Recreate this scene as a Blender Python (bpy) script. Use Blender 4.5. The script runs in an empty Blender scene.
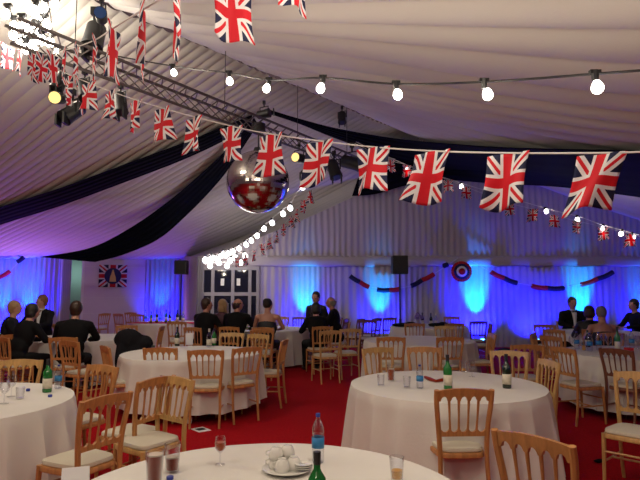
import bpy, bmesh, math, random
from mathutils import Vector, Matrix, noise
from mathutils.bvhtree import BVHTree
random.seed(7)
PI = math.pi
scene = bpy.context.scene
COL = scene.collection
# ------------------------------------------------------------------ camera
H0 = 1.60
F = 545.0
TH = math.atan(50/545)
cam = bpy.data.cameras.new('camera'); cam.sensor_width = 36; cam.lens = F/640*36; cam.clip_end = 200
co = bpy.data.objects.new('camera', cam); COL.objects.link(co)
co.location = (0, 0, H0); co.rotation_euler = (PI/2+TH, 0, 0)
scene.camera = co
CO = Vector((0, 0, H0))
FW = Vector((0, math.cos(TH), math.sin(TH))); UP = Vector((0, -math.sin(TH), math.cos(TH)))

def ray(px, py): return FW + Vector((1, 0, 0))*((px-320)/F) + UP*((240-py)/F)
def P(px, py, Y):
    r = ray(px, py); return CO + r*(Y/r.y)
def PZ(px, py, z):
    r = ray(px, py); return CO + r*((z-H0)/r.z)
def XA(px, Y, z=.8):
    return (px-320)/F*(Y*math.cos(TH)+(z-H0)*math.sin(TH))

# ------------------------------------------------------------------ materials
def mat(name, col, rough=.6, metal=0, spec=.5, sheen=0, noise_amt=0, nscale=8, bump=0, bscale=40, emit=None, estr=0, trans=0, alpha=1, stretch=None, col2=None, subs=0):
    m = bpy.data.materials.new(name); m.use_nodes = True
    nt = m.node_tree; b = nt.nodes['Principled BSDF']
    b.inputs['Base Color'].default_value = (*col, 1); b.inputs['Roughness'].default_value = rough
    b.inputs['Metallic'].default_value = metal; b.inputs['Specular IOR Level'].default_value = spec
    if sheen: b.inputs['Sheen Weight'].default_value = sheen
    if trans: b.inputs['Transmission Weight'].default_value = trans
    if alpha < 1: b.inputs['Alpha'].default_value = alpha
    if emit: b.inputs['Emission Color'].default_value = (*emit, 1); b.inputs['Emission Strength'].default_value = estr
    tc = nt.nodes.new('ShaderNodeTexCoord')
    src = tc.outputs['Object']
    if stretch:
        mp = nt.nodes.new('ShaderNodeMapping'); mp.inputs['Scale'].default_value = stretch
        nt.links.new(src, mp.inputs['Vector']); src = mp.outputs['Vector']
    if noise_amt or col2:
        n = nt.nodes.new('ShaderNodeTexNoise'); n.inputs['Scale'].default_value = nscale; n.inputs['Detail'].default_value = 4
        nt.links.new(src, n.inputs['Vector'])
        r = nt.nodes.new('ShaderNodeValToRGB')
        a = col2 or tuple(c*(1-noise_amt) for c in col)
        c2 = tuple(min(1, c*(1+noise_amt*.6)) for c in col)
        r.color_ramp.elements[0].position = .3; r.color_ramp.elements[1].position = .7
        r.color_ramp.elements[0].color = (*a, 1); r.color_ramp.elements[1].color = (*c2, 1)
        nt.links.new(n.outputs['Fac'], r.inputs['Fac']); nt.links.new(r.outputs['Color'], b.inputs['Base Color'])
    if bump:
        n = nt.nodes.new('ShaderNodeTexNoise'); n.inputs['Scale'].default_value = bscale; n.inputs['Detail'].default_value = 3
        nt.links.new(src, n.inputs['Vector'])
        bp = nt.nodes.new('ShaderNodeBump'); bp.inputs['Strength'].default_value = bump; bp.inputs['Distance'].default_value = .01
        nt.links.new(n.outputs['Fac'], bp.inputs['Height']); nt.links.new(bp.outputs['Normal'], b.inputs['Normal'])
    return m

M = {}
M['lining'] = mat('lining_fabric', (.62, .60, .57), .75, bump=.15, bscale=60, sheen=.2)
M['curtain'] = mat('curtain_fabric', (.47, .42, .47), .8, sheen=.2, bump=.1)
M['cloth'] = mat('tablecloth_fabric', (.74, .71, .67), .75, bump=.12, bscale=50, noise_amt=.04, nscale=3)
M['navy'] = mat('navy_fabric', (.003, .004, .011), .9, spec=.1, bump=.2)
M['carpet'] = mat('red_carpet', (.42, .006, .012), .95, noise_amt=.25, nscale=40, bump=.6, bscale=350, spec=.1)
M['wood'] = mat('honey_beech', (.50, .225, .075), .4, noise_amt=.25, nscale=3, stretch=(14, 14, 1.2))
M['wood2'] = mat('pale_beech', (.56, .33, .12), .4, noise_amt=.2, nscale=3, stretch=(14, 14, 1.2))
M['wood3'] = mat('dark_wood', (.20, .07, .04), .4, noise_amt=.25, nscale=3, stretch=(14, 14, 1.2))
M['pad'] = mat('cream_pad', (.62, .57, .46), .85, bump=.2, bscale=90)
M['black'] = mat('black_plastic', (.012, .012, .014), .45)
M['blackmetal'] = mat('black_metal', (.03, .03, .035), .35, metal=.6)
M['alu'] = mat('dull_aluminium', (.16, .14, .14), .5, metal=.6)
M['white'] = mat('white_paint', (.75, .73, .72), .5)
M['panel'] = mat('white_panel', (.66, .60, .66), .6, noise_amt=.04, nscale=2)
M['paper'] = mat('paper', (.8, .8, .82), .7)
M['suit'] = mat('black_suit', (.0045, .0045, .006), .85, spec=.2, bump=.2)
M['suit2'] = mat('charcoal_suit', (.007, .007, .011), .85, spec=.2, bump=.2)
M['dress'] = mat('black_dress', (.008, .008, .012), .6)
M['dress2'] = mat('plum_dress', (.07, .015, .03), .6)
M['skin'] = mat('skin', (.50, .25, .18), .5, noise_amt=.08, nscale=10)
M['skin2'] = mat('ruddy_skin', (.46, .20, .14), .5, noise_amt=.08, nscale=10)
M['hair_dark'] = mat('dark_hair', (.012, .009, .008), .5, bump=.6, bscale=90, stretch=(1, 1, .15))
M['hair_brown'] = mat('brown_hair', (.035, .015, .008), .5, bump=.6, bscale=90, stretch=(1, 1, .15))
M['hair_ginger'] = mat('ginger_hair', (.20, .07, .025), .5, bump=.6, bscale=90, stretch=(1, 1, .15))
M['hair_blond'] = mat('blond_hair', (.34, .20, .09), .5, bump=.6, bscale=90, stretch=(1, 1, .15))
M['hair_grey'] = mat('grey_hair', (.22, .19, .18), .5, bump=.6, bscale=90, stretch=(1, 1, .15))
M['red'] = mat('red_tissue', (.55, .015, .03), .8)
M['bluetissue'] = mat('navy_tissue', (.012, .016, .09), .8)
M['greenglass'] = mat('green_glass', (.01, .16, .03), .08, spec=.8, emit=None)
M['darkglass'] = mat('dark_bottle_glass', (.006, .02, .01), .08, spec=.8)
M['label'] = mat('bottle_label', (.68, .62, .5), .6, noise_amt=.2, nscale=30)
M['bluelabel'] = mat('blue_bottle_label', (.03, .22, .5), .5, noise_amt=.2, nscale=20)
M['bluecap'] = mat('blue_cap', (.03, .05, .35), .4)
M['ale'] = mat('amber_ale', (.42, .07, .012), .4, spec=.1, noise_amt=.05)
M['redale'] = mat('dark_red_ale', (.27, .028, .008), .4, spec=.1)
M['cider'] = mat('golden_drink', (.85, .42, .06), .15)
M['foam'] = mat('beer_foam', (.6, .5, .4), .8)
M['china'] = mat('white_china', (.78, .76, .72), .25)
M['rubber'] = mat('rubber', (.02, .02, .02), .8)
M['violet'] = mat('violet_petals', (.25, .16, .45), .7, noise_amt=.3, nscale=20)
M['gold'] = mat('gold_thread', (.6, .42, .12), .5)
M['chrome'] = mat('chrome', (.6, .6, .6), .15, metal=1)
M['pvc'] = mat('clear_label', (.6, .6, .65), .4)
M['shoe'] = mat('black_leather', (.01, .01, .01), .3)
M['doorglass'] = mat('night_glass', (.01, .012, .03), .08, spec=.7)
M['greenroom'] = mat('service_tent_wall', (.30, .46, .42), .7)

def glassmat(name, col, fac=.12):
    m = bpy.data.materials.new(name); m.use_nodes = True; nt = m.node_tree
    for n in list(nt.nodes): nt.nodes.remove(n)
    o = nt.nodes.new('ShaderNodeOutputMaterial'); t = nt.nodes.new('ShaderNodeBsdfTransparent'); g = nt.nodes.new('ShaderNodeBsdfGlossy')
    t.inputs['Color'].default_value = (*col, 1); g.inputs['Roughness'].default_value = .06
    mx = nt.nodes.new('ShaderNodeMixShader'); lw = nt.nodes.new('ShaderNodeLayerWeight'); lw.inputs['Blend'].default_value = fac
    nt.links.new(lw.outputs['Facing'], mx.inputs['Fac']); nt.links.new(t.outputs[0], mx.inputs[1]); nt.links.new(g.outputs[0], mx.inputs[2])
    nt.links.new(mx.outputs[0], o.inputs['Surface']); return m
M['glass'] = glassmat('clear_glass', (.96, .96, .98), .22)
M['pet'] = glassmat('clear_bottle_plastic', (.90, .92, .97), .35)

def emis(name, col, s):
    m = bpy.data.materials.new(name); m.use_nodes = True; nt = m.node_tree
    for n in list(nt.nodes): nt.nodes.remove(n)
    o = nt.nodes.new('ShaderNodeOutputMaterial'); e = nt.nodes.new('ShaderNodeEmission')
    e.inputs['Color'].default_value = (*col, 1); e.inputs['Strength'].default_value = s
    nt.links.new(e.outputs[0], o.inputs['Surface']); return m
M['bulb'] = emis('lit_bulb', (1, .93, .80), 22)
M['bulbfar'] = emis('lit_small_bulb', (1, .95, .93), 14)
M['lens'] = emis('lit_amber_lens', (1, .72, .25), 1.6)
M['uplens'] = emis('lit_blue_lens', (.1, .5, 1), 20)
M['doorglow'] = emis('lit_service_tent', (.30, .62, .50), .35)

def union_mat():
    m = bpy.data.materials.new('union_flag_print'); m.use_nodes = True; nt = m.node_tree; L = nt.links
    b = nt.nodes['Principled BSDF']; b.inputs['Roughness'].default_value = .7
    uv = nt.nodes.new('ShaderNodeUVMap'); sp = nt.nodes.new('ShaderNodeSeparateXYZ'); L.new(uv.outputs[0], sp.inputs[0])
    def mt(op, a, c=None):
        n = nt.nodes.new('ShaderNodeMath'); n.operation = op
        for i, v in enumerate((a, c)):
            if v is None: continue
            if isinstance(v, (int, float)): n.inputs[i].default_value = v
            else: L.new(v, n.inputs[i])
        return n.outputs[0]
    x = mt('SUBTRACT', sp.outputs[0], .5); y = mt('SUBTRACT', sp.outputs[1], .5)
    ax = mt('ABSOLUTE', x); ay = mt('ABSOLUTE', y)
    diag = mt('ABSOLUTE', mt('SUBTRACT', ax, ay))
    wd = mt('LESS_THAN', diag, .145); rd = mt('LESS_THAN', diag, .045)
    wc = mt('MAXIMUM', mt('LESS_THAN', ax, .165), mt('LESS_THAN', ay, .15))
    rc = mt('MAXIMUM', mt('LESS_THAN', ax, .10), mt('LESS_THAN', ay, .088))
    def mix(f, a, c):
        n = nt.nodes.new('ShaderNodeMix'); n.data_type = 'RGBA'; L.new(f, n.inputs['Factor'])
        if isinstance(a, tuple): n.inputs['A'].default_value = a
        else: L.new(a, n.inputs['A'])
        n.inputs['B'].default_value = c; return n.outputs['Result']
    W = (.86, .84, .86, 1); R = (.72, .012, .03, 1); B = (.012, .016, .075, 1)
    c = mix(wd, B, W); c = mix(rd, c, R); c = mix(wc, c, W); c = mix(rc, c, R)
    L.new(c, b.inputs['Base Color'])
    # cloth lets some light through
    out = nt.nodes['Material Output']; tr = nt.nodes.new('ShaderNodeBsdfTranslucent'); L.new(c, tr.inputs['Color'])
    mx = nt.nodes.new('ShaderNodeMixShader'); mx.inputs[0].default_value = .35
    L.new(b.outputs[0], mx.inputs[1]); L.new(tr.outputs[0], mx.inputs[2]); L.new(mx.outputs[0], out.inputs['Surface'])
    return m
M['union'] = union_mat()

# ------------------------------------------------------------------ mesh builder
def frame_of(d):
    d = d.normalized(); a = Vector((0, 0, 1)) if abs(d.z) < .9 else Vector((1, 0, 0))
    u = d.cross(a).normalized(); return u, d.cross(u).normalized()
class MB:
    def __init__(s): s.v = []; s.f = []; s.m = []; s.uv = None
    def quad(s, idx, mi=0): s.f.append(idx); s.m.append(mi)
    def box(s, c, h, rz=0, mi=0, rx=0):
        n = len(s.v); R = Matrix.Rotation(rz, 3, 'Z') @ Matrix.Rotation(rx, 3, 'X'); c = Vector(c)
        for x in (-1, 1):
            for y in (-1, 1):
                for z in (-1, 1): s.v.append(c+R @ Vector((x*h[0], y*h[1], z*h[2])))
        for q in ((0, 1, 3, 2), (4, 6, 7, 5), (0, 4, 5, 1), (2, 3, 7, 6), (0, 2, 6, 4), (1, 5, 7, 3)): s.quad([n+i for i in q], mi)
    def tube(s, pts, r, seg=8, mi=0, cap=True, flat=1.0):
        pts = [Vector(p) for p in pts]; rs = r if isinstance(r, (list, tuple)) else [r]*len(pts)
        n0 = len(s.v); u = None
        for i, p in enumerate(pts):
            d = (pts[min(i+1, len(pts)-1)]-pts[max(i-1, 0)])
            if d.length < 1e-9: d = Vector((0, 0, 1))
            d.normalize()
            if u is None: u, w = frame_of(d)
            else:
                u = (u-d*u.dot(d)); u = u.normalized() if u.length > 1e-6 else frame_of(d)[0]
                w = d.cross(u).normalized()
            for k in range(seg):
                a = 2*PI*k/seg; s.v.append(p+u*math.cos(a)*rs[i]+w*math.sin(a)*rs[i]*flat)
        for i in range(len(pts)-1):
            for k in range(seg):
                a = n0+i*seg+k; b = n0+i*seg+(k+1) % seg
                s.quad([a, b, b+seg, a+seg], mi)
        if cap:
            s.quad([n0+k for k in range(seg)][::-1], mi); e = n0+(len(pts)-1)*seg; s.quad([e+k for k in range(seg)], mi)
    def lathe(s, prof, c=(0, 0, 0), seg=20, mi=0, cap=True):
        c = Vector(c); n0 = len(s.v)
        for (r, z) in prof:
            for k in range(seg):
                a = 2*PI*k/seg; s.v.append(c+Vector((r*math.cos(a), r*math.sin(a), z)))
        for i in range(len(prof)-1):
            for k in range(seg):
                a = n0+i*seg+k; b = n0+i*seg+(k+1) % seg; s.quad([a, b, b+seg, a+seg], mi)
        if cap:
            s.quad([n0+k for k in range(seg)][::-1], mi); e = n0+(len(prof)-1)*seg; s.quad([e+k for k in range(seg)], mi)
    def ball(s, c, r, seg=12, rings=8, mi=0, R=None):
        c = Vector(c); r = r if isinstance(r, (tuple, list)) else (r, r, r); n0 = len(s.v)
        for i in range(rings+1):
            t = PI*i/rings
            rr = max(math.sin(t), 1e-3)
            for k in range(seg):
                a = 2*PI*k/seg; p = Vector((r[0]*rr*math.cos(a), r[1]*rr*math.sin(a), -r[2]*math.cos(t)))
                s.v.append(c+(R @ p if R else p))
        for i in range(rings):
            for k in range(seg):
                a = n0+i*seg+k; b = n0+i*seg+(k+1) % seg; s.quad([a, b, b+seg, a+seg], mi)
        s.quad([n0+k for k in range(seg)][::-1], mi); e = n0+rings*seg; s.quad([e+k for k in range(seg)], mi)
    def grid(s, fn, nu, nv, mi=0, closeu=False):
        n0 = len(s.v)
        for j in range(nv+1):
            for i in range(nu+(0 if closeu else 1)): s.v.append(Vector(fn(i/nu, j/nv)))
        w = nu if closeu else nu+1
        for j in range(nv):
            for i in range(nu):
                a = n0+j*w+i; b = n0+j*w+(i+1) % w; s.quad([a, b, b+w, a+w], mi)
    def mesh(s, name, mats, smooth=True):
        me = bpy.data.meshes.new(name); me.from_pydata([tuple(v) for v in s.v], [], s.f)
        for m in (mats if isinstance(mats, (list, tuple)) else [mats]): me.materials.append(M[m] if isinstance(m, str) else m)
        me.polygons.foreach_set('material_index', s.m)
        me.update()
        if smooth:
            me.polygons.foreach_set('use_smooth', [True]*len(me.polygons))
            try: me.set_sharp_from_angle(angle=math.radians(40))
            except Exception: pass
        return me
    def build(s, name, mats, parent=None, smooth=True, loc=None):
        o = bpy.data.objects.new(name, s.mesh(name, mats, smooth)); COL.objects.link(o)
        if loc: o.location = loc
        if parent: o.parent = parent
        return o
def tag(o, label=None, cat=None, group=None, kind=None):
    if label: o['label'] = label
    if cat: o['category'] = cat
    if group: o['group'] = group
    if kind: o['kind'] = kind
    return o
def empty(name, loc=(0, 0, 0), rz=0, label=None, cat=None, group=None):
    o = bpy.data.objects.new(name, None); COL.objects.link(o); o.location = loc; o.rotation_euler = (0, 0, rz); o.empty_display_size = .1
    return tag(o, label, cat, group)
def copy_tree(o, parent=None):
    c = o.copy(); COL.objects.link(c); c.parent = parent
    for ch in list(o.children): copy_tree(ch, c)
    return c
def solid(o, t, off=0):
    m = o.modifiers.new('thickness', 'SOLIDIFY'); m.thickness = t; m.offset = off; return o
def struct(o): o['kind'] = 'structure'; return o
def lerp(a, b, t): return a+(b-a)*t
def poly(pts, t):
    n = len(pts)-1; x = min(max(t, 0), .99999)*n; i = int(x); return pts[i].lerp(pts[i+1], x-i)
def catmull(pts, n):
    pts = [Vector(p) for p in pts]; out = []
    for i in range(len(pts)-1):
        p0 = pts[max(i-1, 0)]; p1 = pts[i]; p2 = pts[i+1]; p3 = pts[min(i+2, len(pts)-1)]
        for k in range(n):
            t = k/n
            out.append(.5*((2*p1)+(p2-p0)*t+(2*p0-5*p1+4*p2-p3)*t*t+(3*p1-p0-3*p2+p3)*t**3))
    out.append(pts[-1]); return out
def nz(x, y=0, z=0): return noise.noise(Vector((x, y, z)))

# ------------------------------------------------------------------ the marquee
GY = 15.5
b = MB(); b.box((0, 9, -.05), (15, 14, .05)); struct(b.build('floor', 'carpet', smooth=False))
EZ = 2.55
apex = P(446, 150, GY)
ZR = apex.z
R0 = apex.copy()
R1 = PZ(170, 32, ZR)
def RID(t): return R0.lerp(R1, t)
corner = P(200, 261, GY)
far1 = P(184, 259, 19.3)
far2 = P(-150, 256, 16.5)
def EL(t):
    if t < .14: return corner.lerp(far1, max(t, 0)/.14) if t >= 0 else corner
    return far1.lerp(far2, (t-.14)/.86)
def LS(t, s, pl=True):
    a = RID(t); e = EL(t); p = a.lerp(e, s)
    p.z -= .22*math.sin(PI*s)*(1+.25*t)
    if pl:
        w = 46+5*nz(t*3, 7)
        x = t*w*2.1+.9*nz(t*14, s*1.2)+.35*nz(s*3, t*30)
        amp = .050*(.75+.6*nz(t*9, s*2, 3))
        p.z += amp*(1-abs(math.sin(x*PI/2))**.7)-.02+.07*nz(t*6, s*2.5, 9)
    return p
def ER(t): return Vector((lerp(13.35, 6.6, t), lerp(GY, 3.2, t), EZ))
def RS(t, s, pl=True):
    a = RID(t); e = ER(t); p = a.lerp(e, s)
    p.z -= .30*max(0, math.sin(PI*s))**.8
    if pl:
        x = t*38+1.8*nz(t*7, s*1.1, 4)
        amp = .12*(.7+.9*nz(t*6, s*1.3, 5))
        p.z += amp*(1-abs(math.sin(x*PI/2))**.8)+.12*nz(t*5, s*2.2, 13)*math.sin(PI*min(1, s*1.3))
    return p
TM = 2.15
b = MB(); b.grid(lambda u, v: LS(u*TM, v), 1500, 22)
ceilL = struct(solid(b.build('ceiling', 'lining'), .004))
bl = BVHTree.FromPolygons([tuple(v) for v in b.v], b.f)
b2 = MB(); b2.grid(lambda u, v: RS(u*TM, v), 1000, 26)
ceilR = struct(solid(b2.build('ceiling', 'lining'), .004))
br = BVHTree.FromPolygons([tuple(v) for v in b2.v], b2.f)
def PC(px, py, off=.1):
    r = ray(px, py).normalized(); best = None
    for t in (bl, br):
        h = t.ray_cast(CO, r)
        if h[0] is not None and (best is None or h[3] < best): best = h[3]
    if best is None: best = (P(px, py, GY-.15)-CO).length
    w = CO+r*best
    if w.y > GY-.15: w = P(px, py, GY-.15); return w-r*off
    return CO+r*(best-off)

def pleat_wall(name, A, B, zb, ztop, per=.13, amp=.03, nv=8, matn='curtain', off=0, seed=0):
    A = Vector((A[0], A[1], 0)); B = Vector((B[0], B[1], 0)); L = (B-A).length; n = (B-A).normalized().cross(Vector((0, 0, 1)))
    nu = int(L/per*10)
    def fn(u, v):
        z0 = zb(u) if callable(zb) else zb; z1 = ztop(u) if callable(ztop) else ztop
        z = lerp(z0, z1, v); p = A.lerp(B, u)
        x = u*L/per+.9*nz(u*L*.7, seed, 1)+.25*nz(u*L*2, v*1.5, seed)
        return p+n*(off+amp*(.7+.8*abs(nz(u*L*1.1, v*.6, seed+3)))*math.sin(x*2*PI)+.04*nz(u*L*1.5, v, seed+5)*(1-v))+Vector((0, 0, z))
    m = MB(); m.grid(fn, nu, nv); return m.build(name, matn)
# gable: tall pleated upper panel, plain valance band, curtain below
zband = P(400, 257, GY).z
def gable_top(u):
    x = lerp(corner.x, 13.35, u)
    if x < R0.x: return LS(0, (R0.x-x)/(R0.x-corner.x), False).z
    return RS(0, (x-R0.x)/(13.35-R0.x), False).z
gw = pleat_wall('wall_back', (corner.x, GY-.06), (13.35, GY-.06), zband, lambda u: max(zband+.001, gable_top(u)+.05), per=.17, amp=.018, nv=10, seed=2); struct(gw)
door_x0 = P(200, 300, GY).x; door_x1 = P(259, 300, GY).x
cw = pleat_wall('wall_back', (door_x1, GY+.02), (13.35, GY+.02), .0, zband+.02, per=.17, amp=.018, nv=10, seed=4); struct(cw)
m = MB(); m.grid(lambda u, v: (lerp(corner.x, 13.35, u), GY-.07-.025*math.sin(v*PI)-.01*nz(u*30, v), lerp(P(400, 267, GY).z, zband+.03, v)+.025*abs(math.sin(u*14*PI))*(1-v)), 400, 6)
struct(solid(m.build('trim_1', 'curtain'), .01))
# side walls
Lc = Vector((corner.x, GY, 0))
w = pleat_wall('wall_left', (far1.x, far1.y), (corner.x, GY), 0, lambda u: lerp(far1.z, corner.z, u)+.1, per=.3, amp=.05, seed=9); struct(w)
def leftwall_y(x): return lerp(far1.y, far2.y, (x-far1.x)/(far2.x-far1.x))
def LW(px, py):   # a point on the left-hand curtain wall seen at a pixel
    r = ray(px, py); dx = far2.x-far1.x; dy = far2.y-far1.y
    # intersect in plan
    t = (far1.x*dy-far1.y*dx)/(r.x*dy-r.y*dx)
    return CO+r*t
ltop = lambda p: lerp(far1.z, far2.z, (p.x-far1.x)/(far2.x-far1.x))
def leftseg(pa, pb, name='wall_left', mtl='curtain', **k):
    a = LW(pa, 280); c = LW(pb, 280)
    return pleat_wall(name, (a.x, a.y), (c.x, c.y), 0, lambda u: lerp(ltop(a), ltop(c), u)+.06, matn=mtl, **k)
struct(leftseg(-150, 62, per=.16, amp=.04, seed=11)); struct(leftseg(145, 184, per=.15, amp=.04, seed=12))
# solid white panel
a = LW(82, 280); c = LW(145, 280)
d = (c-a); d.z = 0; L = d.length; ang = math.atan2(d.y, d.x); mid = (a+c)/2
m = MB(); m.box((mid.x, mid.y, ltop(a)/2), (L/2, .04, ltop(a)/2), ang)
pn = struct(m.build('wall_left', 'panel', smooth=False))
m = MB()
for k in range(5):
    m.box((mid.x+math.sin(ang)*.05, mid.y-math.cos(ang)*.05, .3+k*.52), (L/2, .004, .004), ang)
m.build('panel_joint', 'white', pn, smooth=False)
# service opening beside the panel
a = LW(62, 280); c = LW(83, 280); mid2 = (a+c)/2
rd = ray(72, 280); rd.z = 0; rd.normalize()
m = MB(); q = mid2+rd*1.6; m.box((q.x, q.y, 1.4), (1.0, .03, 1.4), ang)
dg = struct(m.build('door_1', 'greenroom', smooth=False))
m = MB()
for e in (a, c): m.box((e.x, e.y, 1.4), (.04, .05, 1.4), ang)
m.box((mid2.x, mid2.y, ltop(a)), ((c-a).length/2+.03, .05, .05), ang)
m.build('door_frame', 'white', dg, smooth=False)
# curtain tied back in the opening
m = MB(); q0 = a.lerp(c, .05); q1 = a.lerp(c, .5)
m.grid(lambda u, v: (lerp(q0.x, q1.x, u)*1+.0, lerp(q0.y, q1.y, u)-.08+.03*math.sin(u*30), lerp(.05, ltop(a), v)), 40, 6)
struct(m.build('trim_2', 'curtain'))
# right wall, rear stays open to the rest of the marquee
w = pleat_wall('wall_right', (13.35, GY), (6.6, 3.2), 0, EZ+.1, per=.3, amp=.05, seed=21); struct(w)

# glazed double doors
dz0 = 0.0; dz1 = P(230, 268, GY).z
dr = MB(); xs = [P(p, 290, GY).x for p in (201, 213, 234.5, 256.5)]
X0, X1 = P(201, 290, GY).x, P(257, 290, GY).x
dy = GY-.02
door = MB()
cols = [P(p, 290, GY).x for p in (202, 213, 233, 250, 258)]
for x in cols: door.box((x, dy, dz1/2), (.045, .04, dz1/2))
tz = P(230, 294, GY).z
door.box(((X0+X1)/2, dy, dz1), ((X1-X0)/2+.06, .045, .06)); door.box(((X0+X1)/2, dy, tz), ((X1-X0)/2, .035, .05)); door.box(((X0+X1)/2, dy, .12), ((X1-X0)/2, .035, .12))
M['doorframe'] = mat('grey_door_frame', (.30, .28, .33), .5)
do = struct(door.build('door_2', 'doorframe', smooth=False))
for i in range(4):
    m = MB(); m.box(((cols[i]+cols[i+1])/2, dy+.01, dz1/2), ((cols[i+1]-cols[i])/2-.03, .008, dz1/2-.03)); m.build('pane', 'doorglass', do, smooth=False)
for px in (222.5, 238.5):
    p = P(px, 282, GY-.06); m = MB(); m.box(p, (.05, .004, .10)); n = m.build('notice', 'paper', do, smooth=False); n['label'] = 'white paper notice taped to the door glass'
m = MB(); m.box((cols[2]-.12, dy-.06, 1.05), (.015, .02, .18)); m.build('door_handle', 'alu', do)
m = MB(); m.grid(lambda u, v: (lerp(corner.x-.05, X0+.1, u), GY-.12+.04*math.sin(u*20), lerp(0, zband, v)), 40, 6)
struct(m.build('trim_3', 'doorframe'))

# ------------------------------------------------------------------ navy swags
def swag(label, top, bot, off=.12, n=14, folds=5):
    T = catmull([PC(x, y, off) for x, y in top], n); B = catmull([PC(x, y, off) for x, y in bot], n)
    k = min(len(T), len(B))-1; seg = 36
    m = MB()
    def fn(u, v):
        a = T[int(round(u*k))]; c = B[int(round(u*k))]
        p = a.lerp(c, v); d = (CO-p).normalized()
        return p+d*(.05*math.sin(v*PI)+.022*math.sin(v*folds*2*PI+u*2))
    m.grid(fn, k, seg)
    o = m.build('ceiling_swag', 'navy'); solid(o, .008); return tag(o, label, 'swag', 'navy ceiling swags')
swag('navy fabric swag on the left ceiling slope, the upper one ending at the left edge', [(-160, 262), (-100, 240), (-40, 221), (0, 207), (60, 188), (120, 166), (180, 144), (225, 126), (252, 115)], [(-150, 276), (-95, 256), (-40, 240), (0, 225), (60, 206), (120, 184), (180, 161), (225, 140), (252, 122)], off=.25)
swag('navy fabric swag curving down the left slope towards the white wall panel', [(40, 257), (90, 248), (130, 228), (170, 200), (205, 170), (232, 144), (254, 118)], [(95, 262), (125, 254), (160, 238), (192, 210), (220, 180), (240, 152), (258, 124)], off=.3)
swag('broad navy fabric swag running from the truss end across the right ceiling slope', [(270, 110), (300, 119), (340, 129), (400, 139), (480, 146), (560, 149), (680, 151)], [(270, 114), (300, 124), (340, 140), (400, 160), (480, 174), (560, 184), (680, 200)], off=.7)
swag('navy fabric swag hanging at the top of the gable wall behind the bunting', [(358, 178), (380, 165), (410, 155), (450, 152), (500, 158), (560, 166), (660, 176)], [(352, 196), (376, 194), (404, 186), (440, 180), (500, 184), (560, 187), (660, 200)], off=.35)

# ------------------------------------------------------------------ truss and stage lights
def TR(px, py, d): return P(px, py, d)
ta = P(12, 22, 5.7); tb = P(352, 158, 11.9)
def along(t): return ta.lerp(tb, t)
tr = empty('lighting_truss', ta, 0, 'long aluminium lighting truss hung under the marquee ridge with stage lights on it', 'truss')
dirv = (tb-ta).normalized(); side = dirv.cross(Vector((0, 0, 1))).normalized(); upv = side.cross(dirv)
offs = [side*.14+upv*.0, -side*.14, upv*-.24]
for o_ in offs:
    m = MB(); m.tube([ta+o_-ta, tb+o_-ta], .022, 8); m.build('chord', 'alu', tr)
m = MB(); n = 34
for i in range(n):
    for a_, c_ in ((0, 1), (1, 2), (2, 0)):
        p0 = along(i/n)+offs[a_]-ta; p1 = along((i+1)/n)+offs[c_]-ta
        m.tube([p0, p1], .009, 5)
tag(m.build('lacing', 'alu', tr))
for t in (.1, .45, .72, .97):
    p = along(t); m = MB(); m.tube([p-ta, Vector((p.x, p.y, min(ZR, p.z+1.2)))-ta], .006, 5); m.build('hanging_wire', 'blackmetal', tr)
def stage_light(px, py, d, size, aim, label, lens='black', t=None):
    p = P(px, py, d); r = empty('stage_light', p, 0, label, 'stage light', 'stage lights on the truss')
    aim = Vector(aim).normalized(); m = MB()
    m.tube([-aim*size*.75, -aim*size*.6, aim*size*.2, aim*size*.6], [size*.25, size*.4, size*.42, size*.46], 16); m.build('lamp_housing', 'black', r)
    m = MB(); m.tube([aim*size*.60, aim*size*.63], size*.40, 16); m.build('lens', lens, r)
    m = MB(); s2 = side*size*.5
    m.tube([-s2, -s2+upv*size*.7, s2+upv*size*.7, s2], size*.05, 6); m.tube([upv*size*.7, upv*size*1.1], size*.07, 6); m.build('yoke', 'blackmetal', r)
    m = MB(); m.box(upv*size*1.15, (size*.14, size*.14, size*.16)); m.build('clamp', 'black', r)
    if lens == 'black':
        for q in (-1, 1): m = MB(); m.box(aim*size*.72+side*size*.35*q, (size*.05, size*.3, size*.3)); m.build('barn_door', 'black', r)
    return r
M['bluelens'] = mat('dark_blue_lens', (.02, .07, .25), .2)
stage_light(101, 16, 6.2, .17, (.3, -1, -.1), 'black stage light with a dark blue lens above the bunting', 'bluelens')
stage_light(94, 38, 6.6, .30, (0, -.4, -1), 'large black scanner light hanging under the blue-lensed lamp')
stage_light(58, 98, 6.2, .17, (.1, -1, -.3), 'stage light with a glowing amber lens hanging low at the left', 'lens')
stage_light(60, 82, 6.3, .18, (-.3, -.3, -1), 'black stage light directly above the amber-lensed one')
stage_light(72, 113, 6.3, .22, (-.4, -.5, -.6), 'black stage light pointing down left below the small flags at left')
stage_light(84, 90, 6.5, .20, (.4, -.3, -1), 'black stage light between the two leftmost single flags')
stage_light(120, 104, 7.1, .22, (.2, -.2, -1), 'black stage light behind the bunting flag left of the mirror ball truss span')
stage_light(299, 158, 10.6, .22, (-.6, -1, -.1), 'stage light with an amber lens right of the mirror ball', 'lens')
stage_light(310, 170, 10.8, .26, (-.7, -.2, -.8), 'black stage light below the amber lens right of the mirror ball')
stage_light(334, 170, 11.1, .30, (.3, -.3, -1), 'black stage light pointing down beside the flag right of the mirror ball')
stage_light(352, 163, 11.4, .34, (1, -.3, -.3), 'black stage light at the far end of the truss pointing right')
stage_light(342, 118, 11.4, .20, (0, -.3, -1), 'small black lamp fixed up at the ridge over the navy swag')
stage_light(264, 114, 9.3, .18, (.9, -.3, .1), 'black lamp clamped on the truss directly above the mirror ball')
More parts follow.
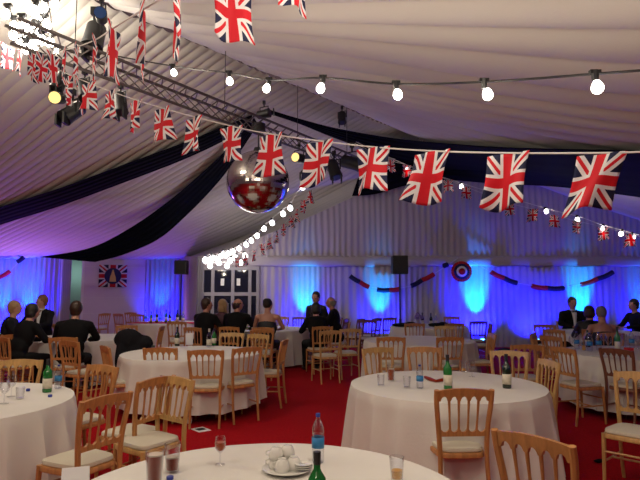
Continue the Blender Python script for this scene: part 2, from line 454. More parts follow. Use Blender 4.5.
# mirror ball
mb = P(258, 182, 9.2); RB = .535
ball = empty('mirror_ball', mb, 0, 'large silver mirror ball hanging from the truss', 'mirror ball')
m = MB(); m.ball((0, 0, 0), RB, 72, 40)
me = m.build('mirrored_sphere', mat('mirror_tiles', (.62, .58, .55), .13, metal=1), ball, smooth=False)
for v in me.data.vertices:
    pass
m = MB(); m.tube([(0, 0, RB-.01), (0, 0, RB+.06)], [.09, .07], 16); m.build('motor_cap', 'black', ball)
m = MB(); m.tube([(0, 0, RB+.05), (0, 0, (P(258, 128, 9.2).z-mb.z))], .012, 6); m.tube([(0, 0, P(258, 132, 9.2).z-mb.z), (0, 0, P(258, 124, 9.2).z-mb.z)], .12, 12); m.build('motor', 'black', ball)

# ------------------------------------------------------------------ strings, flags, bulbs
def flag_mesh(w, h, seed, curl=.05, skew=0):
    m = MB(); nu, nv = 14, 16
    def fn(u, v):
        s = v; x = (u-.5)*w*(1-.10*math.sin(s*PI)*1+.05*s)
        y = curl*(s**1.3)*math.sin(u*PI*1.6+seed*1.3)+.012*math.sin(u*9+seed+s*3)
        z = -s*h*(1-.05*math.cos(u*2*PI+seed))+.02*s*math.sin(u*5+seed)
        return (x+.04*s*w*math.sin(seed*2.1)*3-skew*s*h, y, z)
    m.grid(fn, nu, nv)
    me = m.mesh('flag', 'union'); uv = me.uv_layers.new(name='UVMap')
    for p in me.polygons:
        for li in p.loop_indices:
            vi = me.loops[li].vertex_index; uv.data[li].uv = ((vi % (nu+1))/nu, 1-(vi//(nu+1))/nv)
    return me
def bunting(label, pts, flags, w=.24, h=.30, cord=.005, curl=.05, skew=0):
    base = Vector(pts[0]); root = empty('flag_bunting', base, 0, label, 'bunting')
    sm = catmull(pts, 8); m = MB(); m.tube([p-base for p in sm], cord, 5); m.build('cord', 'white', root)
    for i, (p, tg, sc, tw) in enumerate(flags):
        o = bpy.data.objects.new('flag', flag_mesh(w*sc, h*sc, i*1.7+len(pts), curl, skew*min(1, max(0, i-5)*.16))); COL.objects.link(o); o.parent = root
        o.location = p-base; o.rotation_euler = (0, 0, math.atan2(tg.y, tg.x)+tw)
        solid(o, .0015)
    return root
# main bunting: pixel x of flag centre, cord y, flag height in px
B = [(70, 75, 26), (89, 82, 29), (110, 91, 31), (136, 100, 33), (162, 108, 35), (194, 117, 37), (231, 126, 38), (271, 134, 42), (320, 141, 45), (373, 147, 46), (432, 151, 47), (508, 153, 54), (602, 153, 58)]
def dep(hp): return .30*545/hp
bp_ = [P(x, y, dep(h)) for x, y, h in B]
# smooth the depths into a straight run in plan
def fitline(ps):
    n = len(ps); mx = sum(p.x for p in ps)/n; my = sum(p.y for p in ps)/n
    sxx = sum((p.x-mx)**2 for p in ps); sxy = sum((p.x-mx)*(p.y-my) for p in ps); k = sxy/sxx
    return k, my-k*mx
k_, c_ = fitline(bp_)
def online(px, py):
    r = ray(px, py); t = c_/(r.y-k_*r.x); return CO+r*t
cordpts = [online(x, y) for x, y in ((52, 66), (70, 75), (110, 91), (162, 108), (231, 126), (271, 134), (320, 141), (373, 147), (432, 151), (508, 153), (602, 153), (660, 151), (760, 146), (1000, 128), (1400, 90))]
tg = Vector((1, k_, 0)).normalized()
bunting('long bunting of large flags running from the upper left down across the whole room', cordpts, [(online(x, y)-Vector((0, 0, .004)), tg, 1+.04*math.sin(i*2), .10*math.sin(i*2.3)+(-.12 if i < 6 else 0)) for i, (x, y, h) in enumerate(B)], curl=.06, skew=.24)
# upper left bunting
A = [(8, 46, 6.8, .9), (20, 50, 6.5, 1.3), (33, 54, 6.1, 1.12), (43, 55, 5.8, 1.1), (53, 54, 5.5, 1.05), (65, 50, 4.9, 1.5), (77, 47, 4.5, 1.52), (95, 40, 3.9, 1.5), (114, 28, 3.0, 1.25), (143, 10, 2.5, 1.54), (178, -8, 2.35, 1.5), (231, -16, 2.75, .5), (297, -40, 2.9, .95)]
ap = [P(x, y, d_) for x, y, d_, w_ in A]
def facing_tan(p, tw):  # tangent turned away from the line of sight by tw
    s = Vector((p.x, p.y, 0)).normalized(); return Vector((s.y, -s.x, 0)), tw
fl = []
for (x, y, d_, w_), p in zip(A, ap):
    t_, tw = facing_tan(p, w_); fl.append((p, t_, 1.0, tw))
bunting('upper bunting looping out of the top left corner with mostly edge-on flags', [P(-20, 30, 6.5)]+ap+[P(400, -95, 2.9)], fl, curl=.010)
# small bunting right, small bunting left of gable
C = [(390, 160), (407, 165), (448, 180), (466, 187), (487, 195), (509, 203), (533, 209), (554, 215), (577, 221), (603, 227), (630, 234)]
cd = lambda x: lerp(12.6, 11.2, (x-385)/255)
cp = [P(x, y, cd(x)) for x, y in C]
bunting('small bunting dropping to the right edge in front of the gable wall', [P(352, 142, 12.8)]+cp+[P(690, 250, 11)], [(p, Vector((1, -.1, 0)).normalized(), .9, .5*math.sin(i*1.9)) for i, p in enumerate(cp)], curl=.08)
D = [(310, 191), (304, 200), (297, 209), (291, 216), (284, 224), (277, 231), (270, 238), (262, 244), (254, 250), (246, 254), (237, 257)]
dd = lambda x: lerp(14.6, 10.8, (x-200)/120)
dp = [P(x, y, dd(x)) for x, y in D]
bunting('small bunting sweeping down from the mirror ball to the glazed doors', [P(322, 176, 10.8)]+dp+[P(205, 260, 14.6)], [(p, Vector((.6, -.8, 0)), .85, .6*math.sin(i*2.1)-.3) for i, p in enumerate(dp)], curl=.08)

def bulb_light(p, e, col=(1, .86, .66), r=.04):
    l = bpy.data.lights.new('bulb_light', 'POINT'); l.energy = e; l.color = col; l.shadow_soft_size = r
    o = bpy.data.objects.new('bulb_light', l); COL.objects.link(o); o.location = p; return o
def festoon(label, pts, bulbs, r, mtl, drop, energy=0, every=1, cable='black', sock=True):
    base = Vector(pts[0]); root = empty('festoon_lights', base, 0, label, 'string lights')
    m = MB(); m.tube([p-base for p in catmull(pts, 6)], .008 if r > .03 else .006, 5); m.build('cable', cable, root)
    hm = bm_ = None
    for i, p in enumerate(bulbs):
        m = MB(); m.tube([Vector((0, 0, .02)), Vector((0, 0, -drop*.5)), Vector((0, 0, -drop))], [r*.65, r*.6, r*.5], 8)
        if sock: m.box((0, 0, .012), (r*.9, r*.4, r*.3))
        if hm is None: hm = m.mesh('lamp_holder', 'black')
        h = bpy.data.objects.new('lamp_holder', hm); COL.objects.link(h); h.parent = root; h.location = p-base
        if bm_ is None:
            m = MB(); m.lathe([(r*.45, -drop+.0), (r*.8, -drop-r*.5), (r, -drop-r*1.2), (r*.85, -drop-r*1.8), (r*.45, -drop-r*2.15), (.001, -drop-r*2.25)], seg=12); bm_ = m.mesh('bulb', mtl)
        c = bpy.data.objects.new('bulb', bm_); COL.objects.link(c); c.parent = h; c.rotation_euler = (.15*math.sin(i*3), .3*math.sin(i*5+1), 0)
        if energy and i % every == 0: bulb_light(p+Vector((0, 0, -drop-r*3.6)), energy)
    return root
Fb = [(58, 46, 7.4), (83, 50, 7.0), (172, 66, 6.0), (229, 73, 5.2), (269, 80, 4.7), (323, 78, 4.15), (396, 84, 3.8), (484, 82, 3.4), (595, 74, 3.0)]
fp = [P(*q) for q in Fb]
festoon('festoon cable of large warm bulbs crossing under the pale right ceiling slope', [P(20, 30, 7.8)]+fp+[P(690, 66, 2.8), P(800, 50, 2.6)], fp, .034, 'bulb', .045, energy=9)
cl = [(8, 12), (14, 24), (22, 22), (20, 38), (28, 32), (36, 8), (40, 14), (44, 22), (42, 38), (52, 40), (46, 6), (32, 42), (12, 34), (26, 46), (58, 3), (36, 28)]
cpn = [P(x, y-6, 6.6+.3*math.sin(i*2.2)) for i, (x, y) in enumerate(cl)]
festoon('bunched festoon bulbs glowing together in the top left corner', cpn, cpn, .055, 'bulb', .05, energy=16, every=3)
Cb = [(407, 168), (461, 186), (545, 211), (577, 219), (603, 228), (622, 233), (632, 236)]
cb = [P(x, y-3, cd(x)+.05) for x, y in Cb]
festoon('small bulbs on a thin cable beside the small bunting at right', [P(352, 140, 12.8)]+cb+[P(690, 248, 11)], cb, .045, 'bulbfar', .03, energy=4, every=2, cable='white', sock=False)
Db = [(304, 185), (290, 206), (282, 212), (272, 221), (265, 227), (258, 234), (251, 239), (245, 243), (239, 247), (234, 250), (229, 252), (225, 254), (220, 255), (216, 257), (212, 258), (208, 259), (205, 260)]
db = [P(x, y-2, dd(x)+.05) for x, y in Db]
festoon('string of small white bulbs sweeping down to the glazed doors', [P(322, 172, 10.8)]+db, db, .055, 'bulbfar', .03, energy=3, every=4, cable='white', sock=False)
cl2 = [(206, 256), (212, 254), (218, 259), (224, 250), (231, 257), (236, 254), (240, 259), (244, 252), (210, 262), (228, 262)]
c2 = [P(x, y, 14.3+.1*math.sin(i)) for i, (x, y) in enumerate(cl2)]
festoon('tangled bunch of small white bulbs over the glazed doors', c2, c2, .065, 'bulbfar', .03, energy=4, every=4, cable='white', sock=False)

# ------------------------------------------------------------------ wall decorations
def garland(label, segs, cordp, fn):
    base = fn(*cordp[0]); root = empty('paper_garland', base, 0, label, 'garland')
    m = MB(); m.tube([fn(*c)-base for c in cordp], .012, 5); m.build('cord', 'pvc', root)
    for (x0, y0, x1, y1, c) in segs:
        a = fn(x0, y0)-base; e = fn(x1, y1)-base; m = MB(); n = 24; d_ = e-a
        pts = [a.lerp(e, i/n)-Vector((0, 0, .05*math.sin(PI*i/n)*d_.length)) for i in range(n+1)]
        m.tube(pts, [.062+.010*(i % 2) for i in range(n+1)], 10); m.build('paper_streamer', c, root)
GF = lambda x, y: P(x, y, GY-.2)
garland('red and navy paper garland on the gable wall, left of the round rosette', [(350, 276, 360, 282, 'bluetissue'), (360, 282, 369, 287, 'red'), (377, 289.5, 389, 290, 'bluetissue'), (389, 290, 400, 289, 'red'), (411, 286, 422, 280, 'bluetissue'), (422, 280, 434, 274, 'red'), (443, 266, 448, 264, 'bluetissue')], [(350, 276), (369, 287), (389, 290), (411, 286), (434, 274), (458, 258)], GF)
garland('red and navy paper garland on the gable wall, right of the round rosette', [(491, 272, 504, 278, 'red'), (504, 278, 517, 283, 'bluetissue'), (532, 286, 547, 288, 'red'), (547, 288, 564, 288, 'bluetissue'), (581, 284.5, 597, 279, 'red'), (597, 279, 613, 272, 'bluetissue')], [(470, 260), (491, 272), (517, 283), (547, 288), (581, 284.5), (613, 272)], GF)
LF = lambda x, y: LW(x, y)-ray(x, y).normalized()*.3
garland('red and navy paper garland on the blue curtain at the far left', [(-14, 284, 0, 277, 'red'), (0, 277, 10, 271, 'red'), (17, 262, 24, 257, 'bluetissue')], [(-14, 284), (0, 277), (10, 271), (24, 257)], LF)
rp = GF(461.5, 271.5); ro = empty('round_rosette', rp, 0, 'round fan rosette in red, white and navy on the gable wall', 'rosette')
for i, (rr, c, nme) in enumerate(((.29, 'red', 'outer_ring'), (.22, 'bluetissue', 'navy_ring'), (.15, 'paper', 'white_ring'), (.09, 'red', 'centre_disc'))):
    m = MB(); n = 48
    m.v.append(Vector((0, -.03-.02*i, 0)))
    for k in range(n): m.v.append(Vector((rr*math.cos(2*PI*k/n), -.02*i+(.012 if k % 2 else -.012), rr*math.sin(2*PI*k/n))))
    for k in range(n): m.quad([0, 1+k, 1+(k+1) % n])
    solid(m.build(nme, c, ro, smooth=False), .01)
# flag with emblem
fa = LW(100, 265); fb = LW(128, 287)
fc = (fa+fb)/2-Vector((0, .1, 0)); 
fw = (LW(128, 276)-LW(100, 276)).length; fh = abs(LW(114, 265).z-LW(114, 287).z)
wf = empty('wall_flag', fc, ang, 'union flag with a dark round emblem pinned on the white panel', 'flag')
m = MB(); m.grid(lambda u, v: ((u-.5)*fw, .01*math.sin(u*12), (.5-v)*fh), 14, 10)
me = m.mesh('flag_cloth', 'union'); uv = me.uv_layers.new(name='UVMap')
for p in me.polygons:
    for li in p.loop_indices:
        vi = me.loops[li].vertex_index; uv.data[li].uv = ((vi % 15)/14, 1-(vi//15)/10)
o = bpy.data.objects.new('flag_cloth', me); COL.objects.link(o); o.parent = wf; solid(o, .004)
m = MB(); m.tube([(0, -.02, 0), (0, -.035, 0)], fh*.36, 32); m.build('emblem_disc', 'bluetissue', wf)
m = MB()
m.tube([(0, -.05, -fh*.26), (0, -.05, -fh*.05), (0, -.05, fh*.08), (0, -.05, fh*.28)], [.012, .010, .006, .002], 12, flat=9)
m.build('emblem', 'gold', wf)

# speakers on poles
def speaker(px, py, d, w, h, label):
    p = P(px, py, d); s = empty('loudspeaker', p, 0, label+' loudspeaker on a tall stand', 'loudspeaker')
    m = MB(); m.box((0, 0, 0), (w/2, .17, h/2)); o = m.build('cabinet', 'black', s, smooth=False); bv = o.modifiers.new('b', 'BEVEL'); bv.width = .02; bv.segments = 2
    m = MB(); m.box((0, -.175, -.02), (w/2-.03, .01, h/2-.05)); m.build('grille', 'blackmetal', s, smooth=False)
    t = empty('speaker_stand', (p.x, p.y, 0), 0, label.replace('black', 'thin black')+' tripod stand holding a loudspeaker', 'speaker stand')
    m = MB(); m.tube([(0, 0, .25), (0, 0, p.z-h/2)], .022, 10); m.build('pole', 'black', t)
    m = MB(); m.tube([(0, 0, .7), (0, 0, .85)], .035, 10); m.build('collar', 'black', t)
    for k in range(3):
        a = k*2*PI/3+.5; m = MB(); m.tube([(0, 0, .75), (.5*math.cos(a), .5*math.sin(a), .02)], .014, 6); m.build('leg', 'black', t)
speaker(399.5, 265, 14.4, .41, .485, 'black, at the middle of the gable wall,')
speaker(181.5, 267.5, 16.4, .36, .42, 'black, by the left curtain beside the doors,')

# ------------------------------------------------------------------ lights: blue wash uplighters
def uplighter(p, label, wall_n, e=260, wide=40, vio=.045, cy=1):
    u = empty('uplighter', (p[0], p[1], 0), 0, label, 'uplighter', 'blue uplighters along the curtains')
    m = MB(); m.tube([(0, 0, .06), (0, 0, .26)], [.10, .10], 16); m.build('lamp_housing', 'black', u)
    m = MB(); m.tube([(0, 0, .262), (0, 0, .27)], .085, 16); m.build('lens', 'uplens', u)
    m = MB(); m.tube([(-.12, 0, .0), (-.12, 0, .18)], .012, 6); m.tube([(.12, 0, .0), (.12, 0, .18)], .012, 6); m.box((0, 0, .015), (.13, .06, .015)); m.build('yoke', 'black', u)
    def sp(col, en, size, tilt):
        l = bpy.data.lights.new('uplight', 'SPOT'); l.energy = en; l.color = col; l.spot_size = math.radians(size); l.spot_blend = .9; l.shadow_soft_size = .05
        o = bpy.data.objects.new('uplight', l); COL.objects.link(o); o.location = (p[0], p[1], .30)
        dvec = Vector((wall_n[0]*math.sin(tilt), wall_n[1]*math.sin(tilt), math.cos(tilt)))
        o.rotation_euler = dvec.to_track_quat('-Z', 'Y').to_euler()
    sp((.0, .50, 1), e*1.3*cy, 36, .42)
    sp((.004, .004, 1), e*1.35*wide/40, 104, .82)
    sp((.62, .20, 1), e*vio, 150, -.75)  # violet spot added to tint the ceiling purple, beyond the fixture's own blue
for px, e, wd, nm, cy_ in ((304, 330, 30, 'behind the table of seated guests in the middle', 1.2), (382, 240, 34, 'beside the tall speaker stand', 1.3), (537, 330, 44, 'added for more blue, behind the chair cluster left of the dinner jacket', 0.0), (655, 330, 44, 'added for more blue, at the right edge of the gable curtain', .3), (482, 620, 52, 'under the round rosette', 1.0), (591, 420, 40, 'behind the seated guests at the right', 1.2)):  # fixtures by the chair cluster and right edge are added to spread the blue
    uplighter((P(px, 330, GY-.55).x, GY-.55), 'small black uplighter '+nm, (0, 1), e, wd, cy=cy_)
nl = Vector((-math.sin(ang), math.cos(ang)))
if nl.y < 0: nl = -nl
for px, e, nm in ((28, 620, 'behind the guests at the far left'), (2, 600, 'at the left edge of the blue curtain'), (160, 300, 'behind the red-topped bar table')):
    q = LW(px, 330)-Vector((nl.x, nl.y, 0))*.6
    uplighter((q.x, q.y), 'small black uplighter '+nm, nl, e*1.1, 44, .26, .22)

# ------------------------------------------------------------------ tables
TABLES = {}
def table(key, px, d, R, label, zb=.03, seed=1, flare=.02, z=.75, X=None, folds=26, name='banquet'):
    x = XA(px, d, .75) if X is None else X
    TABLES[key] = (x, d, R)
    t = empty('round_table', (x, d, 0), 0, 'round folding table under '+label, 'table', 'round banquet tables')
    m = MB(); m.lathe([(R-.02, z-.045), (R-.005, z-.035), (R-.005, z-.012)], seg=48); m.build('tabletop', 'wood', t)
    for k in range(4):
        a = k*PI/2+.7; m = MB(); m.tube([(R*.55*math.cos(a), R*.55*math.sin(a), 0), (R*.5*math.cos(a), R*.5*math.sin(a), z-.04)], .014, 8); m.build('leg', 'blackmetal', t)
    c = MB(); nr = 16; nd = 26; nu = 280
    def fn(u, v):
        th = u*2*PI
        if v < .4:
            r = R*(v/.4); zz = z+.002+.0035*nz(math.cos(th)*r*3, math.sin(th)*r*3, seed)*(r/R > .05)
            return (r*math.cos(th), r*math.sin(th), zz)
        s = (v-.4)/.6
        ph = (folds-6)*th/ (1)*1+2.2*nz(math.cos(th)*2, math.sin(th)*2, seed+.5)
        g = 1.1-1.9*abs(math.sin(ph*.5))**.8+.4*math.sin(ph*.27+seed)
        am = .085*(s**.75)*(.7+.7*nz(math.cos(th)*1.5, math.sin(th)*1.5, seed+7))
        r = R+.012*min(1, s*12)+flare*s+am*(g*.6+.45)
        zz = z-.0-(z-zb)*s**1.0
        if s < .04: zz = z+.002-(z-zb)*s
        zz += .03*s*nz(math.cos(th)*2.5, math.sin(th)*2.5, seed+2)*(s)
        return (r*math.cos(th), r*math.sin(th), max(.006, zz))
    c.grid(lambda u, v: fn(u, v), nu, nr+nd, closeu=True)
    o = c.build('tablecloth', 'cloth', loc=(x, d, 0)); tag(o, label, 'tablecloth', 'white round tablecloths')
    return x, d
table('T1', 265, 2.29, .85, 'white cloth on the nearest table at the bottom of the photo', seed=1, zb=.05)
table('T2', 0, 4.25, .90, 'white cloth on the left-edge table', seed=2, X=-2.86, flare=.05)
table('T3', 446, 5.05, .86, 'white deeply folded cloth on the table behind the centre chair', seed=3, flare=.05)
table('T4', 192, 7.55, .93, 'white cloth on the table with the wine bottle and white card', seed=4, zb=.13)
table('T5', 419, 9.4, .93, 'white cloth on the bare table in front of the speaker', seed=5)
table('T6', 634, 7.55, .93, 'white cloth on the crowded table at the right edge', seed=6, zb=.10)
table('T7', 79, 9.9, .93, 'white cloth on the table of the four guests at the left', seed=7)
table('T8', 268, 12.2, .93, 'white cloth on the table of the guests in the middle', seed=8)
table('T9', 429, 13.1, .90, 'white cloth on the far table beneath the middle loudspeaker', seed=9)
table('T10', 168, 14.5, .95, 'white cloth on the far table with a red runner and bottles', seed=10)
table('T11', 596, 11.2, .93, 'white cloth on the table before the man in the dinner jacket', seed=11)
def TOP(z=.755): return z

# ------------------------------------------------------------------ chair
def chair_proto(wood):
    r = empty('banquet_chair', (0, 0, 0))
    def rl(s):
        m = MB(); pts = catmull([(s*.170, -.245, 0), (s*.172, -.215, .22), (s*.168, -.20, .44), (s*.178, -.205, .62), (s*.196, -.235, .80), (s*.198, -.255, .895)], 5)
        n = len(pts); m.tube(pts, [lerp(.014, .019, min(1, i/n*2)) for i in range(n)], 8); return m
    for s in (-1, 1): rl(s).build('leg', wood, r)
    for s in (-1, 1):
        m = MB(); m.tube([(s*.182, .185, 0), (s*.178, .175, .25), (s*.175, .165, .44)], [.012, .016, .019], 8); m.build('leg', wood, r)
    # seat frame: bevelled rounded trapezoid
    def slab(name, z0, z1, g, mt, dome=0):
        m = MB(); n = 40; rings = []
        def outline(k, sc):
            a = 2*PI*k/n; c_, s_ = math.cos(a), math.sin(a); e = .38
            x = math.copysign(abs(c_)**e, c_); y = math.copysign(abs(s_)**e, s_)
            wx = lerp(.165, .192, (y+1)/2)+g
            return Vector((x*wx*sc, (y*(.190+g)-.004)*sc, 0))
        prof = [(z0, .97), (z0+.006, 1), (z1-.012, 1), (z1-.003, .975), (z1, .9)] + ([(z1+dome*.6, .6), (z1+dome, .25), (z1+dome, .02)] if dome else [(z1, .1)])
        for (zz, sc) in prof:
            for k in range(n):
                p = outline(k, sc); m.v.append(Vector((p.x, p.y, zz)))
        for i in range(len(prof)-1):
            for k in range(n): a = i*n+k; c2_ = i*n+(k+1) % n; m.quad([a, c2_, c2_+n, a+n])
        m.quad(list(range(n))[::-1]); return m.build(name, mt, r)
    slab('seat_frame', .405, .445, .008, wood); slab('cushion', .445, .478, -.004, 'pad', .012)
    # back: scalloped rails + spindles
    xs = [-.106, -.036, .036, .106]
    def yb(z): return -.205-(max(0, z-.6)/.3)**1.3*.045
    def rail(name, zfun_lo, zfun_hi, hw, th=.012):
        m = MB(); n = 60
        for i in range(n+1):
            x = lerp(-hw, hw, i/n); lo = zfun_lo(x); hi = zfun_hi(x)
            for (zz, dy) in ((lo, -th), (hi, -th), (hi, th), (lo, th)): m.v.append(Vector((x, yb(zz)+dy-.02*(1-(x/hw)**2)*0, zz)))
        for i in range(n):
            for k in range(4): a = i*4+k; c2_ = i*4+(k+1) % 4; m.quad([a, c2_, c2_+4, a+4])
        m.quad([0, 1, 2, 3]); m.quad([n*4+k for k in (3, 2, 1, 0)]); return m.build(name, wood, r)
    edges = [-.18]+xs+[.18]
    def arch(x, sgn, base, hgt):
        for i in range(5):
            if edges[i] <= x <= edges[i+1]:
                mid_ = (edges[i]+edges[i+1])/2; hw_ = (edges[i+1]-edges[i])/2-.011; t = abs(x-mid_)/hw_
                return base+(sgn*hgt*math.sqrt(max(0, 1-t*t)) if t < 1 else 0)
        return base
    rail('top_rail', lambda x: arch(x, 1, .815, .033), lambda x: .888+.018*(1-(x/.2)**2), .203, .013)
    rail('lower_rail', lambda x: .565, lambda x: arch(x/.92, -1, .612, .018), .172, .010)
    for x in xs:
        m = MB(); m.tube([(x*.90, yb(.6), .600), (x*.95, yb(.7)-.004, .70), (x, yb(.82), .82)], [.0095, .0075, .0105], 6); m.build('spindle', wood, r)
    for s in (-1, 1):
        m = MB(); m.tube([(s*.173, -.215, .22), (s*.178, .175, .22)], .009, 6); m.build('stretcher', wood, r)
    m = MB(); m.tube([(-.18, .0, .22), (.18, .0, .22)], .009, 6); m.build('stretcher', wood, r)
    m = MB(); m.tube([(-.177, .175, .30), (.177, .175, .30)], .009, 6); m.build('stretcher', wood, r)
    return r
protos = {k: chair_proto(k) for k in ('wood', 'wood2', 'wood3')}
used = set()
CH = 'wooden banquet chair with a cream seat pad'
def chair(px, d, face, label, wood='wood', group='wooden banquet chairs', at=None):
    a = math.radians(face)
    if at is None: x = XA(px, d, .8); X, Y = x+.215*math.cos(a), d+.215*math.sin(a)
    else: X, Y = at
    src = protos[wood]
    if wood in used: c = copy_tree(src)
    else: c = src; used.add(wood)
    c.location = (X, Y, 0); c.rotation_euler = (0, 0, a-PI/2)
    tag(c, label, 'chair', group); return c
# nearest row
chair(463, 3.98, 93, 'orange-toned wooden chair seen from behind in the centre right foreground')
chair(536, 2.72, 40, 'wooden chair cut off by the bottom edge right of centre, only its tilted back showing')
chair(640, 4.7, 224, 'pale wooden chair with grey-cream pad turned to the camera at the right edge', 'wood2')
chair(103, 3.72, 152, 'wooden chair in front of the left cloth seen side-on, nearest the bottom left')
chair(99, 5.15, 240, 'wooden chair with arched top rail directly behind the nearest chair at the left table')
chair(19, 5.55, 275, 'pale wooden chair back behind the bottles on the left-edge table', 'wood2')
chair(153, 4.45, 154, 'wooden chair seen side-on left of the paler rounded-back chair, its back rising to the right')
chair(173, 4.45, 232, 'paler wooden chair with rounded back and round cream pad behind the pint glasses', 'wood2')
# round table 4
chair(161, 6.75, 88, 'wooden chair seen from behind at the wine bottle table, left of a like one')
chair(206, 6.5, 92, 'wooden chair seen from behind at the wine bottle table, middle of its front side')
chair(246, 6.8, 128, 'wooden chair angled at the right front of the wine bottle table')
chair(282, 7.75, 172, 'wooden chair turned side-on right of the wine bottle table')
chair(231, 9.0, 262, 'pale wooden chair with rounded back behind the wine bottle table', 'wood2')
chair(257, 8.7, 240, 'pale wooden chair behind the right side of the wine bottle table', 'wood2')
chair(262, 9.8, 100, 'wooden chair close behind the woman with bare shoulders')
chair(108, 6.9, 35, 'wooden chair left of the wine bottle table, facing the right')
chair(133, 8.35, 272, 'wooden chair with a black coat over it behind the wine bottle table')
# people table left
chair(15, 8.7, 85, 'wooden chair seen from behind at the far left guests table')
chair(71, 7.6, 60, 'wooden chair in front of the broad-backed man, half turned with its pad showing')
chair(127, 11.0, 95, 'wooden chair behind the black coat, seen over its top')
chair(104, 16.5, 150, 'small distant wooden chair, the left one against the white panel')
chair(119, 16.3, 60, 'small distant wooden chair, the middle one against the white panel')
chair(137, 15.9, 90, 'small distant wooden chair in front of the red-topped table at the white panel')
chair(160, 10.6, 185, 'wooden chair seen edge-on behind the dark wine bottle')
chair(177, 12.2, 95, 'wooden chair seen from behind in front of the red-topped far table')
chair(131, 17.2, 75, 'small distant wooden chair standing furthest back by the white panel')
# middle aisle
chair(330, 9.55, 112, 'wooden chair standing free in the aisle nearest the camera, left of its twin', 'wood2')
chair(350, 10.0, 108, 'wooden chair standing free in the aisle, half behind its left twin', 'wood2')
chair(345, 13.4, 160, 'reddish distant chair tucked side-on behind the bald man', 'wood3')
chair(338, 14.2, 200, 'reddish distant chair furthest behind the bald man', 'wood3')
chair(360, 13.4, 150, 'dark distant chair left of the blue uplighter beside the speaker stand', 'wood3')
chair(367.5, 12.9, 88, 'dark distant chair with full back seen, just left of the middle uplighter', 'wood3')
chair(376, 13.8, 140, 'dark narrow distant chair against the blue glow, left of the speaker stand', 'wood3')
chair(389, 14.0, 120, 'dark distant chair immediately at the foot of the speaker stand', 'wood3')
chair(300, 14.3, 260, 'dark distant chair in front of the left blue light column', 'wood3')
chair(281, 14.4, 255, 'wooden distant chair behind the bare-shouldered woman')
# table 5 / 9
chair(391, 8.25, 84, 'wooden chair seen from behind at the left of the bare middle table')
chair(449.5, 8.25, 96, 'wooden chair seen from behind at the right of the bare middle table')
chair(379, 6.7, 292, 'wooden chair top showing left beyond the table with the green bottle', 'wood2')
chair(425, 6.75, 268, 'wooden chair top showing centrally beyond the table with the green bottle')
chair(414.5, 11.6, 86, 'small wooden chair seen from behind at the far speaker table')
chair(454, 11.6, 98, 'small wooden chair at the right front of the far speaker table')
chair(446, 10.7, 262, 'pale wooden chair behind the bare middle table', 'wood2')
chair(452, 14.4, 270, 'small wooden chair beyond the far speaker table')
chair(490, 8.9, 178, 'wooden chair side-on right of the bare middle table')
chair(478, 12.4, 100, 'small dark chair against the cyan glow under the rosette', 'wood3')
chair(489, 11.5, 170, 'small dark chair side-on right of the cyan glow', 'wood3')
chair(509, 6.35, 245, 'pale wooden chair top behind the dark bottle on the green bottle table', 'wood2')
chair(546, 5.55, 185, 'pale wooden chair seen edge-on at the right of the green bottle table', 'wood2')
chair(527, 7.1, 84, 'orange wooden chair standing free between the green bottle table and the crowded table')
chair(545, 11.2, 60, 'wooden chair furthest back of the cluster left of the man in the dinner jacket')
chair(555, 9.8, 35, 'wooden chair left of the small table at the man in the dinner jacket')
chair(553, 8.4, 20, 'wooden chair behind the one beside the crowded right table')
chair(565, 6.75, 18, 'wooden chair side-on at the left of the crowded right table, its legs in view')
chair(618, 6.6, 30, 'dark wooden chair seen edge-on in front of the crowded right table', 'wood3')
chair(535, 8.9, 330, 'wooden chair turned away behind the free-standing orange chair')

# ------------------------------------------------------------------ people
def capsule(m, a, c, ra, rc, seg=12):
    a = Vector(a); c = Vector(c); m.tube([a, c], [ra, rc], seg); m.ball(a, ra, seg, 8); m.ball(c, rc, seg, 8)
def remeshed(name, m, mt, parent, vox, smooth_it=4):
    o = m.build(name, mt, None); md = o.modifiers.new('r', 'REMESH'); md.mode = 'VOXEL'; md.voxel_size = vox; md.use_smooth_shade = True
    if smooth_it: sm = o.modifiers.new('s', 'SMOOTH'); sm.factor = .5; sm.iterations = smooth_it
    dg_ = bpy.context.evaluated_depsgraph_get(); me = bpy.data.meshes.new_from_object(o.evaluated_get(dg_))
    bpy.data.objects.remove(o); n = bpy.data.objects.new(name, me); COL.objects.link(n); n.parent = parent
    me.polygons.foreach_set('use_smooth', [True]*len(me.polygons)); me.materials.clear(); me.materials.append(M[mt]); return n
def hand(m, wrist, d, up):
    d = Vector(d).normalized(); up = Vector(up); up = (up-d*up.dot(d)).normalized(); s = d.cross(up)
    pc = Vector(wrist)+d*.045
    R = Matrix((s, d, up)).transposed()
    m.ball(pc, (.040, .052, .016), 12, 8, R=R)
    for k, (x, L) in enumerate(((-.030, .062), (-.010, .075), (.010, .070), (.029, .054))):
        b0 = pc+s*x+d*.03; m.tube([b0, b0+d*L*.45+up*.004, b0+d*L*.8-up*.012, b0+d*L-up*.028], [.0095, .009, .008, .0065], 7)
    b0 = pc-s*.032-d*.02; m.tube([b0, b0-s*.024+d*.024, b0-s*.03+d*.052-up*.008], [.012, .010, .008], 7)
